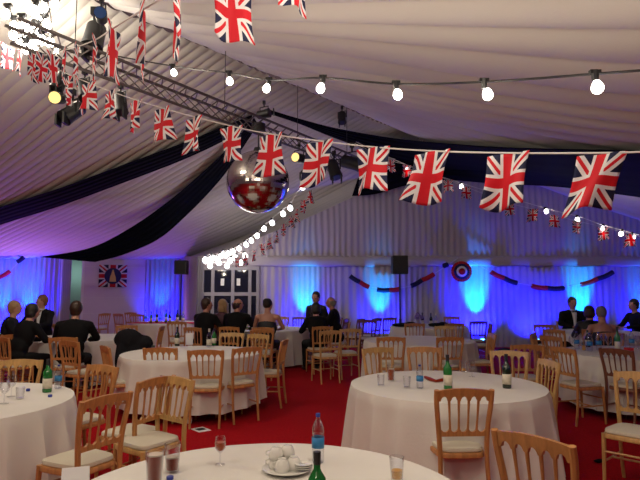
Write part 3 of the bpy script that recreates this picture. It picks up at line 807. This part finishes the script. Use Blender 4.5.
def person(px, d, face, label, top=1.38, stand=False, outfit='suit', sk='skin', hair='hair_dark', style='short', lean=.06, headturn=0, headtilt=0, arms='table', wide=1.0, bare=False, white_shirt=False, at=None):
    a = math.radians(face); X = XA(px, d, 1.2) if at is None else at[0]; Y = d if at is None else at[1]
    root = empty('person', (X, Y, 0), a-PI/2, label, 'person')
    if stand: hip = .92; legs_z = 0
    else: hip = .56
    tors = top-.285-hip            # hip to shoulder line
    sh = hip+tors; sw = .175*wide; hc = Vector((0, lean*1.5, top-.115))
    nb = Vector((0, lean, sh+.0)); pel = Vector((0, -.06 if not stand else 0, hip)); ch = Vector((0, lean*.6-.02, hip+tors*.66)); wa = Vector((0, -.03, hip+tors*.3))
    hr = Matrix.Rotation(math.radians(headturn), 3, 'Z') @ Matrix.Rotation(math.radians(headtilt), 3, 'X')
    def H(x, y, z): return hc+hr @ Vector((x, y, z))
    if stand:
        kn = [Vector((s*.10, .03, .50)) for s in (-1, 1)]; an = [Vector((s*.10, -.01, .09)) for s in (-1, 1)]; hips = [Vector((s*.09, 0, .90)) for s in (-1, 1)]
    else:
        hips = [Vector((s*.10, -.04, hip)) for s in (-1, 1)]; kn = [Vector((s*.13, .36, .53)) for s in (-1, 1)]; an = [Vector((s*.13, .33, .09)) for s in (-1, 1)]
    shp = [Vector((s*sw, lean*.9, sh-.065)) for s in (-1, 1)]
    if arms == 'table': el = [Vector((s*(sw+.09), lean+.10, sh-.27)) for s in (-1, 1)]; wr = [Vector((s*.13, lean+.33, max(.80, sh-.32))) for s in (-1, 1)]
    elif arms == 'chin': el = [Vector((-(sw+.06), lean+.16, sh-.25)), Vector((sw+.07, lean+.20, sh-.24))]; wr = [Vector((-.12, lean+.36, max(.80, sh-.30))), Vector((.06, lean+.26, sh-.02))]
    elif arms == 'down': el = [Vector((s*(sw+.06), -.03, sh-.30)) for s in (-1, 1)]; wr = [Vector((s*(sw+.06), .04, sh-.54)) for s in (-1, 1)]
    else: el = [Vector((s*(sw+.10), lean+.12, sh-.22)) for s in (-1, 1)]; wr = [Vector((s*.10, lean+.36, sh-.18)) for s in (-1, 1)]
    # body (one mesh)
    m = MB()
    m.ball(H(0, .0, .01), (.080, .100, .112), 18, 14, R=hr); m.ball(H(0, .025, -.045), (.058, .068, .070), 14, 10, R=hr)
    m.tube([H(0, .085, .025), H(0, .112, -.012), H(0, .093, -.022)], [.010, .017, .010], 8)
    for s in (-1, 1):
        m.ball(H(s*.078, -.005, 0), (.012, .022, .032), 8, 6, R=hr); m.ball(H(s*.032, .076, -.01), (.02, .014, .014), 8, 6, R=hr)
    m.ball(H(0, .088, -.055), (.026, .012, .010), 8, 6, R=hr)
    capsule(m, nb+Vector((0, -.01, -.02)), H(0, -.015, -.06), .064, .058)
    m.ball(ch, (sw*.88, .105, tors*.38), 16, 10); m.ball(wa, (.135, .095, .14), 16, 10); m.ball(pel, (.155, .12, .11), 16, 10)
    for i in (0, 1):
        capsule(m, nb+Vector((0, 0, -.03)), shp[i], .05, .055); capsule(m, shp[i], el[i], .048, .038); capsule(m, el[i], wr[i], .038, .026)
        capsule(m, hips[i], kn[i], .078, .055); capsule(m, kn[i], an[i], .052, .034); capsule(m, an[i], an[i]+Vector((0, .14, -.05)), .034, .026)
    body = remeshed('body', m, sk, None, .014, 3)
    hm = MB()
    for i in (0, 1):
        dr_ = (wr[i]-el[i]).normalized(); hand(hm, wr[i], dr_ if arms != 'table' else Vector((dr_.x, dr_.y, 0)), (0, 0, 1))
    hmesh = hm.mesh('hands', sk); bmm = bmesh.new(); bmm.from_mesh(body.data); bmm.from_mesh(hmesh); bmm.to_mesh(body.data); bmm.free(); bpy.data.meshes.remove(hmesh)
    body.data.polygons.foreach_set('use_smooth', [True]*len(body.data.polygons)); body.parent = root
    # eyes, mouth, brows
    m = MB()
    for s in (-1, 1): m.ball(H(s*.032, .089, -.008), (.010, .006, .006), 8, 6, R=hr)
    m.build('eyes', 'hair_dark', root)
    m = MB(); m.ball(H(0, .098, -.055), (.022, .006, .006), 8, 6, R=hr); m.build('mouth', 'dress2', root)
    # clothes
    m = MB(); g = .016
    m.ball(ch+Vector((0, 0, 0)), (sw*.95+g, .115+g, tors*.42), 18, 12); m.ball(wa, (.145*wide+g, .11+g, .17), 18, 10); m.ball(pel+Vector((0, 0, .03)), (.165*wide+g, .13+g, .12), 18, 10)
    if not bare:
        for i in (0, 1):
            capsule(m, nb+Vector((0, -.01, -.03)), shp[i], .070, .070); capsule(m, shp[i], el[i], .066, .055); capsule(m, el[i], wr[i]-(wr[i]-el[i]).normalized()*.03, .054, .040)
        jk = remeshed('jacket' if 'suit' in outfit else 'dress', m, outfit, root, .016, 4)
    else:
        m2 = MB()
        m2.ball(ch+Vector((0, 0, -.06)), (sw*.92+g, .115+g, tors*.34), 18, 12); m2.ball(wa, (.145+g, .11+g, .17), 18, 10); m2.ball(pel+Vector((0, 0, .03)), (.165+g, .13+g, .12), 18, 10)
        for i in (0, 1): capsule(m2, hips[i], kn[i], .10, .085); capsule(m2, kn[i], an[i]+Vector((0, 0, .12)), .085, .09)
        remeshed('dress', m2, outfit, root, .016, 4)
    if 'suit' in outfit:
        m = MB()
        for i in (0, 1): capsule(m, hips[i], kn[i], .098, .075); capsule(m, kn[i], an[i]+Vector((0, 0, .01)), .072, .058)
        m.ball(pel, (.17, .135, .10), 16, 10); remeshed('trousers', m, outfit, root, .018, 3)
    m = MB()
    for i in (0, 1): m.ball(an[i]+Vector((0, .06, -.055)), (.045, .125, .045), 12, 8)
    m.build('shoes', 'shoe', root)
    if white_shirt:
        m = MB(); n = 10
        for i in range(n+1):
            t = i/n; z = lerp(hip+tors*.35, sh-.005, t); hw = lerp(.008, .055, t)
            y = lean*.7+.128-.03*max(0, t-.6)*2+.008
            m.v += [Vector((-hw, y-.01, z)), Vector((0, y+.012, z)), Vector((hw, y-.01, z))]
        for i in range(n):
            for k in (0, 1): m.quad([i*3+k, i*3+k+1, i*3+k+4, i*3+k+3])
        solid(m.build('shirt_front', 'paper', root), .02)
        m = MB(); c0 = nb+Vector((0, .0, .025)); m.lathe([(.062, -.02), (.060, .02), (.056, .022)], c=c0, seg=16, cap=False); solid(m.build('shirt_collar', 'paper', root), .008)
        m = MB(); q = Vector((0, lean*.7+.135, sh-.005))
        for s in (-1, 1): m.tube([q, q+Vector((s*.045, 0, .0))], [.008, .022], 8)
        m.build('bow_tie', 'black', root)
    # hair
    m = MB()
    if style in ('short', 'bald'):
        up_ = .022 if style == 'short' else -.008
        m.ball(H(0, -.022, .024+up_*.5), (.094, .104, .108+up_*.3), 16, 12, R=hr); m.ball(H(0, -.05, -.03), (.078, .06, .07), 12, 8, R=hr)
    elif style == 'long':
        m.ball(H(0, -.02, .028), (.090, .098, .104), 16, 12, R=hr); m.ball(H(0, -.055, -.07), (.092, .06, .11), 14, 10, R=hr)
        for s in (-1, 1): capsule(m, H(s*.078, .0, .02), H(s*.082, .01, -.15), .030, .028)
    elif style == 'up':
        m.ball(H(0, -.02, .03), (.088, .098, .104), 16, 12, R=hr); m.ball(H(0, -.07, .075), (.062, .055, .06), 12, 8, R=hr)
    elif style == 'bob':
        m.ball(H(0, -.022, .026), (.096, .10, .104), 16, 12, R=hr); m.ball(H(0, -.045, -.035), (.10, .075, .08), 14, 10, R=hr)
    h = remeshed('hair', m, hair, root, .012, 2)
    # trim hair away from the face
    bmm = bmesh.new(); bmm.from_mesh(h.data); inv = hr.transposed(); dl = []
    for v in bmm.verts:
        q = inv @ (v.co-hc); nx = abs(q.x)
        front = q.y > .055 and q.z < .062 and nx < .068
        side_ = style in ('short', 'bald') and (q.z < -.085 or (q.y > .02 and q.z < .02))
        bald = style == 'bald' and q.z > .045
        if front or side_ or bald: dl.append(v)
    bmesh.ops.delete(bmm, geom=dl, context='VERTS'); bmm.to_mesh(h.data); bmm.free(); solid(h, .006)
    return root
person(73, 8.5, 96, 'person in black with broad back to the camera seated at the left table', top=1.40, hair='hair_brown', wide=1.28, lean=.10)
person(22, 8.5, 62, 'person with dark hair in black leaning in, nearest at the left edge', top=1.38, hair='hair_dark', style='bob', wide=1.1, lean=.12, headturn=-10)
person(9, 9.3, 20, 'person with short blond hair at the far left edge', top=1.40, hair='hair_blond', wide=1.1, outfit='suit2')
person(44, 10.95, 262, 'person with ginger-brown hair facing the camera across the left table in an open jacket', top=1.48, hair='hair_ginger', white_shirt=True, arms='chin', headturn=-30, outfit='suit2', wide=1.1)
person(204, 10.6, 62, 'person with short brown hair in black looking right, leftmost of the middle group', top=1.42, hair='hair_brown', wide=1.22, headturn=-45, sk='skin2')
person(221, 11.3, 70, 'person with long blond hair between two men in black in the middle group', top=1.40, hair='hair_blond', style='long', outfit='dress2', headturn=-20)
person(236, 10.8, 75, 'person with thinning hair in black looking right beside the blond one', top=1.42, hair='hair_brown', style='bald', wide=1.25, headturn=-55, sk='skin2')
person(267, 10.65, 82, 'person with dark pinned-up hair and bare shoulders in a black dress', top=1.42, hair='hair_dark', style='up', outfit='dress', bare=True, headturn=-25, wide=1.15)
person(317, 12.3, 250, 'person with dark hair standing and facing the camera right of the middle table', top=1.54, stand=True, hair='hair_dark', outfit='dress', arms='down', wide=1.0)
person(317, 10.9, 110, 'person with back turned in long black clothes, seated in front of the standing one', top=1.34, hair='hair_dark', style='bob', outfit='suit', wide=1.05)
person(335, 11.95, 175, 'bald person in black looking left right of the middle table', top=1.44, hair='hair_grey', style='bald', wide=1.2, sk='skin2')
person(571, 12.2, 268, 'person in a dinner jacket and white shirt facing the camera at the right', top=1.42, hair='hair_brown', white_shirt=True, wide=1.25, sk='skin2', arms='table')
person(590, 10.2, 75, 'person with dark hair and black top leaning close to the fair-haired one', top=1.30, hair='hair_brown', style='bob', outfit='dress', wide=1.0)
person(603, 9.35, 80, 'person with fair pinned hair and bare arms in a black top at the right table', top=1.31, hair='hair_grey', style='up', outfit='dress', bare=True, headturn=-20, wide=1.05)
person(637, 12.0, 190, 'person with dark hair looking left at the far right edge', top=1.38, hair='hair_dark', outfit='suit2', wide=1.1)
# their chairs where not already placed
for (px, d_, f_, lab) in ((22, 8.5, 62, 'wooden chair under the dark-haired guest leaning in at the left'), (9, 9.3, 20, 'wooden chair under the blond guest at the left edge'), (44, 10.95, 262, 'wooden chair behind the ginger-haired guest facing the camera'),
                          (73, 8.5, 92, 'wooden chair carrying the broad-backed person in black at the left'),
                          (204, 10.6, 62, 'wooden chair under the leftmost guest of the middle group'), (221, 11.3, 70, 'wooden chair under the blond guest of the middle group'), (236, 10.8, 75, 'wooden chair under the guest with thinning hair'), (267, 10.65, 82, 'wooden chair under the guest with bare shoulders in the middle'),
                          (335, 11.95, 175, 'wooden chair under the bald guest'), (571, 12.2, 268, 'wooden chair behind the man in the dinner jacket'),
                          (590, 10.2, 75, 'wooden chair under the dark-haired guest at the right'), (603, 9.35, 80, 'wooden chair under the bare-armed guest at the right'), (317, 10.9, 110, 'wooden chair under the guest in long black clothes'), (637, 12.0, 190, 'wooden chair at the far right edge under the dark-haired guest')):
    aa = math.radians(f_); x = XA(px, d_, 1.2)
    chair(0, 0, f_, lab, 'wood', at=(x-.07*math.cos(aa), d_-.07*math.sin(aa)))

# coats over a chair, bags
def blob(name, mt, label, cat, loc, balls, group=None):
    m = MB()
    for c, r in balls: m.ball(c, r, 14, 10)
    o = remeshed(name, m, mt, None, .02, 3)
    for v in o.data.vertices:
        v.co += Vector((nz(v.co.x*9, v.co.y*9, v.co.z*4), nz(v.co.y*9, v.co.x*9, 5+v.co.z*4), 0))*.03
    o.location = loc; return tag(o, label, cat, group)
x = XA(133, 8.35, .8)
blob('draped_coat', 'suit2', 'black coat with two humps draped over a chair back by the wine bottle table', 'coat', (x, 8.33, 0), [((-.06, 0, .86), (.22, .09, .16)), ((.16, .02, .80), (.16, .09, .12)), ((-.15, -.02, .62), (.10, .08, .30)), ((.05, 0, .62), (.2, .08, .28))])
x = XA(411, 12.6, .8)
for px, py, w_, nm in ((404, 319, .24, 'left'), (438, 321, .2, 'right')):
    q = P(px, py, 12.75); blob('folded_coat', 'suit', 'black coat heaped on the far speaker table, '+nm+' one', 'coat', (q.x, q.y, .765), [((0, 0, .03), (w_, .16, .05)), ((w_*.6, .03, .04), (w_*.6, .1, .06)), ((-w_*.6, .03, .03), (w_*.6, .1, .04))])
q = P(505, 356, 13.6); blob('black_bag', 'suit', 'black bag lying on the carpet at the foot of the blue curtain', 'bag', (q.x, 13.6, 0), [((0, 0, .08), (.25, .15, .10)), ((.2, 0, .06), (.15, .12, .08))])
q = P(566, 345, 9.9); blob('handbag', 'suit', 'black handbag hanging low by the chair cluster at the right', 'bag', (q.x, 9.9, .50), [((0, 0, .08), (.13, .09, .11)), ((.08, 0, .05), (.1, .08, .08))])

# ------------------------------------------------------------------ table ware
TZ = .7535
def bottle(px, py, z, kind, label, h=.30, r=.037, lab='label', at=None, group='bottles on the tables'):
    p = PZ(px, py, z) if at is None else Vector(at)
    root = empty('wine_bottle' if kind != 'pet' else 'water_bottle', (p.x, p.y, z), 0, label, 'bottle', group)
    if kind == 'pet':
        m = MB(); m.lathe([(r*.9, 0), (r, .01), (r, h*.42), (r*.88, h*.5), (r, h*.6), (r*.97, h*.7), (r*.6, h*.83), (r*.33, h*.89), (r*.33, h*.94)], seg=18); m.build('bottle_body', 'pet', root)
        m = MB(); m.lathe([(r*1.02, h*.30), (r*1.02, h*.52)], seg=18, cap=False); solid(m.build('label_band', 'bluelabel', root), .001)
        m = MB(); m.lathe([(r*.38, h*.93), (r*.38, h)], seg=12); m.build('cap', 'bluecap', root)
    else:
        g = {'green': 'greenglass', 'dark': 'darkglass', 'white': 'pet'}[kind]
        m = MB(); m.lathe([(r*.9, 0), (r, .006), (r, h*.56), (r*.93, h*.63), (r*.55, h*.71), (r*.38, h*.76), (r*.36, h*.98), (r*.40, h*.985), (r*.40, h)], seg=20); m.build('bottle_body', g, root)
        m = MB(); m.lathe([(r*1.015, h*.12), (r*1.015, h*.42)], seg=20, cap=False); solid(m.build('paper_label', lab, root), .001)
        m = MB(); m.lathe([(r*.40, h*.82), (r*.42, h*1.002)], seg=14); m.build('neck_foil', 'black' if kind != 'white' else 'label', root)
    return root
def tumbler(px, py, z, h, r0, r1, fill, mt, label, at=None, group='drinking glasses on the tables'):
    p = PZ(px, py, z) if at is None else Vector(at)
    root = empty('drinking_glass', (p.x, p.y, z), 0, label, 'glass', group)
    m = MB(); m.lathe([(r0*.9, .001), (r0, .004), (r1, h), (r1-.003, h), (r0-.003, .012), (.001, .012)], seg=20, cap=False); m.build('glass_body', 'glass', root)
    if fill > 0:
        rr = lerp(r0, r1, fill)
        m = MB(); m.lathe([(r0-.004, .013), (rr-.004, h*fill)], seg=20); m.build('drink', mt, root)
        if fill > .4 and mt != 'cider':
            m = MB(); m.lathe([(rr-.0045, h*fill+.0005), (rr-.0038, h*fill+.006)], seg=20); m.build('froth', 'foam', root)
    return root
def stem(px, py, z, label, h=.17, r=.034, mt=None, group='stemmed wine glasses', at=None):
    p = PZ(px, py, z) if at is None else Vector(at)
    root = empty('wine_glass', (p.x, p.y, z), 0, label, 'wine glass', group)
    m = MB(); m.lathe([(r*.95, .001), (r*.9, .004), (.006, .010), (.004, .02), (.004, h*.42), (r*.5, h*.48), (r*.95, h*.60), (r*1.05, h*.75), (r*.85, h), (r*.82, h), (r*.98, h*.75), (r*.4, h*.5)], seg=18, cap=False); m.build('glass_body', 'glass', root)
    if mt:
        m = MB(); m.lathe([(.003, h*.485), (r*.5, h*.52), (r*.9, h*.62), (r*.98, h*.74), (r*.95, h*.80)], seg=18); m.build('drink', mt, root)
    return root
# nearest table
bottle(317, 522, TZ, 'green', 'green wine bottle in the foreground cut off by the bottom edge', h=.25, r=.034)
bottle(318, 462, TZ, 'pet', 'clear water bottle with a blue label behind the green foreground bottle', h=.235, r=.030)
tumbler(154, 486, TZ, .150, .030, .040, .86, 'redale', 'tall pint glass of dark red ale at the left of the nearest table')
tumbler(172, 472, TZ, .130, .030, .038, .50, 'redale', 'half-empty glass of dark red ale behind the full pint')
stem(220, 465, TZ, 'stemmed glass of amber drink standing alone on the nearest table', h=.135, r=.026, mt='ale')
tumbler(397, 481, TZ, .105, .026, .034, .45, 'cider', 'clear plastic cup with golden drink at the right of the nearest table')
# plate with upturned cups
p = PZ(287, 471, TZ); pl = empty('saucer_plate', (p.x, p.y, TZ), 0, 'white plate carrying stacked cups on the nearest table', 'plate')
m = MB(); m.lathe([(.05, 0), (.085, .006), (.115, .016), (.117, .018), (.08, .010), (.001, .007)], seg=36, cap=False); solid(m.build('plate_body', 'china', pl), .002)
for dx, dy, n_, lab in ((-.052, .015, 2, 'left'), (-.02, -.03, 1, 'front'), (.0, .045, 2, 'rear'), (.032, -.0, 1, 'right')):
    for k in range(n_):
        c = empty('coffee_cup', (p.x+dx, p.y+dy, TZ+.010+k*.042), 0, f'upturned white coffee cup, {lab} {"upper" if k else "lower" if n_ > 1 else "single"} one on the plate', 'cup', 'white coffee cups on the plate')
        m = MB(); m.lathe([(.034, 0), (.033, .02), (.026, .045), (.018, .052), (.018, .056), (.001, .056)], seg=20, cap=False); solid(m.build('cup_body', 'china', c), .002)
        m = MB(); m.tube([(-.032, 0, .015), (-.048, 0, .02), (-.048, 0, .036), (-.029, 0, .040)], .0035, 6); m.build('handle', 'china', c)
for k in range(3):
    c = MB(); c.lathe([(.02, 0), (.042, .006), (.043, .008), (.001, .005)], seg=24, cap=False)
    o = c.build('small_saucer', 'china', loc=(p.x+.078, p.y-.02+.002*k, TZ+.018+k*.008)); solid(o, .002); tag(o, 'small white saucer in the short stack at the right of the plate', 'saucer', 'stacked small saucers on the plate')
def simple(name, m, mt, loc, label, cat, group=None, rz=0):
    o = m.build(name, mt, loc=loc); o.rotation_euler = (0, 0, rz); return tag(o, label, cat, group)
p = PZ(170, 479, TZ); m = MB(); m.lathe([(.016, 0), (.016, .012), (.012, .014)], seg=14); simple('bottle_cap', m, 'bluecap', (p.x, p.y, TZ), 'blue bottle cap lying by the ale glasses', 'bottle cap')
p = PZ(76, 500, TZ); m = MB(); n0 = MB()
m.box((0, .02, .045), (.055, .001, .045), 0, rx=.35); m.box((0, -.012, .045), (.055, .001, .045), 0, rx=-.35); simple('menu_card', m, 'paper', (XA(75, 2.42, .75), 2.42, TZ), 'folded white card at the left rim of the nearest table', 'card', rz=.3)
# left table
bottle(47, 392, TZ, 'green', 'green wine bottle on the left-edge table', h=.27)
bottle(58, 388, TZ, 'pet', 'clear water bottle next to the green bottle on the left-edge table', h=.20, r=.030)
stem(4, 404, TZ, 'clear wine glass at the left edge, nearer of two', h=.17)
stem(11, 397, TZ, 'clear wine glass at the left edge, further of two', h=.17)
tumbler(20, 399, TZ, .09, .028, .034, 0, None, 'empty clear tumbler right of the wine glasses at the left edge')
for (px, py, nm) in ((28, 391, 'left'), (50, 397, 'right')):
    p = PZ(px, py, TZ); m = MB(); m.lathe([(.016, 0), (.016, .018), (.012, .02)], seg=14); simple('bottle_cap', m, 'bluecap', (p.x, p.y, TZ), f'dark blue cap on the left-edge table, {nm} of two', 'bottle cap')
# table 3
tumbler(391, 381, TZ, .15, .028, .038, .72, 'ale', 'pint glass of amber ale on the green bottle table')
bottle(420, 388, TZ, 'pet', 'clear water bottle with blue label beside the green bottle', h=.20, r=.030)
bottle(448, 389, TZ, 'green', 'green wine bottle standing right behind the central chair', h=.29)
bottle(507, 388, TZ, 'dark', 'dark wine bottle on the right of the green bottle table', h=.29)
tumbler(464, 372, TZ, .11, .026, .034, .35, 'cider', 'glass with a little golden drink behind the green bottle')
tumbler(381, 386, TZ, .10, .028, .034, 0, None, 'empty clear tumbler left of the amber pint')
tumbler(407, 388, TZ, .10, .028, .034, 0, None, 'empty clear tumbler between the amber pint and the water bottle')
stem(472, 377, TZ, 'clear wine glass right of the green bottle', h=.16)
m = MB(); p0 = PZ(425, 377, TZ+.012); pts = [PZ(x, y, TZ+.014)-p0 for x, y in ((425, 377), (430, 379), (436, 381), (442, 380), (448, 380))]
m.tube(pts, [.012, .018, .012, .016, .008], 8); simple('paper_streamer', m, 'redale', p0, 'crumpled dark red paper streamer between the bottles', 'streamer')
# table 4
bottle(177, 346, TZ, 'dark', 'dark wine bottle with gold foil on the table left of the white card', h=.29)
bottle(209, 347, TZ, 'white', 'clear wine bottle right of the white card', h=.27, lab='label')
bottle(214, 345, TZ, 'green', 'slim green bottle directly beside the clear one', h=.25)
p = PZ(189, 345, TZ); m = MB(); m.box((0, 0, .09), (.055, .002, .09), 0, rx=.12); m.box((0, .03, .09), (.055, .002, .09), 0, rx=-.12); simple('table_card', m, 'paper', (p.x, p.y, TZ), 'white table number card standing on the wine bottle table', 'card')
p = PZ(153, 350, TZ); m = MB(); m.lathe([(.022, 0), (.03, .06), (.026, .062), (.02, .01)], seg=14); simple('tea_light_holder', m, 'darkglass', (p.x, p.y, TZ), 'little dark tealight holder at the left of the wine bottle table', 'candle holder')
# table 7
bottle(92, 338, TZ, 'green', 'green bottle right of the broad-backed guest', h=.27)
p = PZ(42, 340, TZ); 
m = MB(); m.lathe([(.05, 0), (.09, .07), (.085, .07), (.04, .01)], seg=18); simple('snack_bowl', m, 'cider', (XA(41, 9.45, .8), 9.45, TZ), 'orange bowl in front of the ginger-haired guest', 'bowl')
# table 8
tx, ty, tR = TABLES['T8']
for i, (dx, dy) in enumerate(((-.3, -.5), (-.1, -.6), (.05, -.3), (.25, -.55), (.45, -.3), (-.45, -.1), (.2, .1), (.6, -.2))):
    if i % 3 == 2: bottle(0, 0, TZ, ('dark', 'green', 'pet')[i//3 % 3], 'bottle among the glasses on the middle guests table, '+('dark', 'green')[i//3 % 2]+' one', at=(tx+dx, ty+dy, TZ))
    else: stem(0, 0, TZ, 'clear wine glass on the middle guests table', at=(tx+dx, ty+dy, TZ), group='wine glasses on the middle guests table')
# table 9
tx, ty, tR = TABLES['T9']
for i, (px, k) in enumerate(((431, 'dark'), (437, 'white'), (424, 'dark'))):
    bottle(0, 0, TZ, k, ('tall dark bottle beside the violet flowers', 'clear bottle rightmost on the far speaker table', 'dark bottle half behind the violet flowers')[i], h=.31, at=(XA(px, 12.9), 12.9+.1*i, TZ))
p = Vector((XA(418, 12.8), 12.8, TZ)); fl_ = empty('flower_vase', p, 0, 'vase of violet flowers on the far speaker table', 'flowers')
m = MB(); m.lathe([(.05, 0), (.06, .08), (.035, .14), (.045, .16)], seg=14); m.build('vase', 'glass', fl_)
for k in range(9):
    a_ = k*2.4; m = MB(); m.ball((.08*math.cos(a_)*(k % 3)*.6, .08*math.sin(a_)*(k % 3)*.6, .20+.03*(k % 4)), .04, 8, 6); m.build('blossom', 'violet', fl_)
# table 10
tx, ty, tR = TABLES['T10']
m = MB(); m.grid(lambda u, v: (lerp(-.85, .85, u), lerp(-.35, .25, v), .002*math.sin(u*20)), 20, 6); o = m.build('table_runner', 'red', loc=(tx, ty-.25, TZ+.006)); solid(o, .003); tag(o, 'red runner lying across the far bottle table', 'table runner')
for i, (px, k) in enumerate(((151, 'green'), (157, 'dark'), (161, 'pet'), (166, 'green'), (170, 'dark'), (178, 'dark'), (183, 'white'), (146, 'pet'))):
    bottle(0, 0, TZ+.011, k, ('green bottle at the left of the red runner', 'dark bottle second on the red runner', 'water bottle in front of the glowing curtain', 'green bottle in the middle of the red runner', 'dark bottle right of the middle on the red runner', 'dark tall bottle near the left loudspeaker pole', 'clear bottle rightmost on the red runner', 'water bottle leftmost on the red runner')[i], h=.28+.05*(i % 2), at=(XA(px, 14.2), 14.2-.04*(i % 3), TZ+.011))
# table 6
T6 = [(572, 350, 'stem'), (577, 349, 'pet'), (584, 351, 'cidert'), (590, 351, 'pet'), (599, 350, 'pet'), (609, 351, 'stem'), (618, 352, 'green'), (625, 347, 'stem'), (632, 348, 'pet'), (638, 349, 'stem'), (604, 347, 'stem'), (588, 347, 'dark')]
nms = ['wine glass leftmost on the crowded table', 'water bottle leftmost on the crowded table', 'glass of golden drink on the crowded table', 'water bottle second from the left on the crowded table', 'water bottle in the middle of the crowded table', 'wine glass left of the tall green bottle', 'tall green bottle on the crowded right table', 'wine glass right of the tall green bottle', 'water bottle right of the tall green bottle', 'wine glass at the right frame edge', 'wine glass between the middle water bottles', 'dark bottle on the far side of the crowded table']
for (px, py, k), nm in zip(T6, nms):
    if k == 'stem': stem(px, py, TZ, nm, h=.19, r=.038)
    elif k == 'cidert': tumbler(px, py, TZ, .13, .028, .036, .6, 'cider', nm)
    else: bottle(px, py, TZ, k, nm, h=.34 if k == 'green' else .25)
p = PZ(629, 353, TZ); m = MB(); m.box((0, 0, .035), (.045, .04, .035)); simple('red_box', m, 'red', (p.x, p.y, TZ), 'small red box on the crowded right table', 'box')
p = PZ(600, 356, TZ); m = MB(); m.box((0, 0, .003), (.12, .03, .003)); simple('napkin', m, 'paper', (p.x, p.y, TZ), 'white napkin at the near rim of the crowded table', 'napkin')
# table 11
for i, (px, d_) in enumerate(((577, 10.5), (598, 10.6), (588, 10.9), (612, 10.9))):
    stem(0, 0, TZ, 'clear wine glass on the dinner-jacket guest table', at=(XA(px, d_), d_, TZ), group='wine glasses on the dinner-jacket guest table')
# floor litter
p = PZ(201, 430, .0); m = MB(); m.box((0, 0, .004), (.075, .10, .003)); lf = simple('leaflet', m, 'paper', (p.x, p.y, 0), 'white printed leaflet lying on the red carpet', 'leaflet', rz=.7)
m = MB(); m.box((0, .01, .0085), (.05, .05, .001)); m.build('printed_picture', 'blackmetal', lf, smooth=False)
p = PZ(189, 424, .0); m = MB(); m.box((0, 0, .04), (.035, .002, .04), 0, rx=.4); m.box((0, .03, .04), (.035, .002, .04), 0, rx=-.4); simple('folded_card', m, 'paper', (p.x, p.y, 0), 'folded white card standing by the leaflet on the carpet', 'card', rz=.5)
p = PZ(599, 463, .0); blob('dropped_glove', 'suit', 'small dark glove-like item on the carpet at the lower right', 'glove', (p.x, p.y, 0), [((0, 0, .02), (.045, .04, .022)), ((.03, .02, .02), (.03, .02, .018))])

# ------------------------------------------------------------------ ambient
wd = bpy.data.worlds.new('world'); scene.world = wd; wd.use_nodes = True
bg = wd.node_tree.nodes['Background']; bg.inputs['Color'].default_value = (1.0, .60, .66, 1); bg.inputs['Strength'].default_value = .085
l = bpy.data.lights.new('service_lamp', 'POINT'); l.energy = 11; l.color = (.75, 1, .95); l.shadow_soft_size = .1
o = bpy.data.objects.new('service_lamp', l); COL.objects.link(o); q = mid2+rd*.9; o.location = (q.x, q.y, 2.2)
# lamps added out of frame, behind and above the camera, brightening ceiling and near tables
for (x, y, z, e, c) in ((-2.2, 1.0, 3.3, 75, (1, .86, .66)), (-4.2, 4.0, 3.6, 100, (1, .90, .66)), (.3, 2.2, 2.95, 42, (1, .90, .70)), (-1.0, -1.5, 3.0, 45, (1, .86, .68)), (3.6, 2.4, 2.5, 10, (1, .85, .75))):
    bulb_light((x, y, z), e, c, .15)
scene.view_settings.view_transform = 'Standard'; scene.view_settings.look = 'None'; scene.view_settings.gamma = 1; scene.view_settings.exposure = -.12
scene.view_settings.use_curve_mapping = False
scene.cycles.use_denoising = True
scene.cycles.max_bounces = 5; scene.cycles.diffuse_bounces = 3; scene.cycles.glossy_bounces = 3; scene.cycles.transparent_max_bounces = 12
scene.cycles.sample_clamp_indirect = 4; scene.cycles.caustics_reflective = False; scene.cycles.caustics_refractive = False
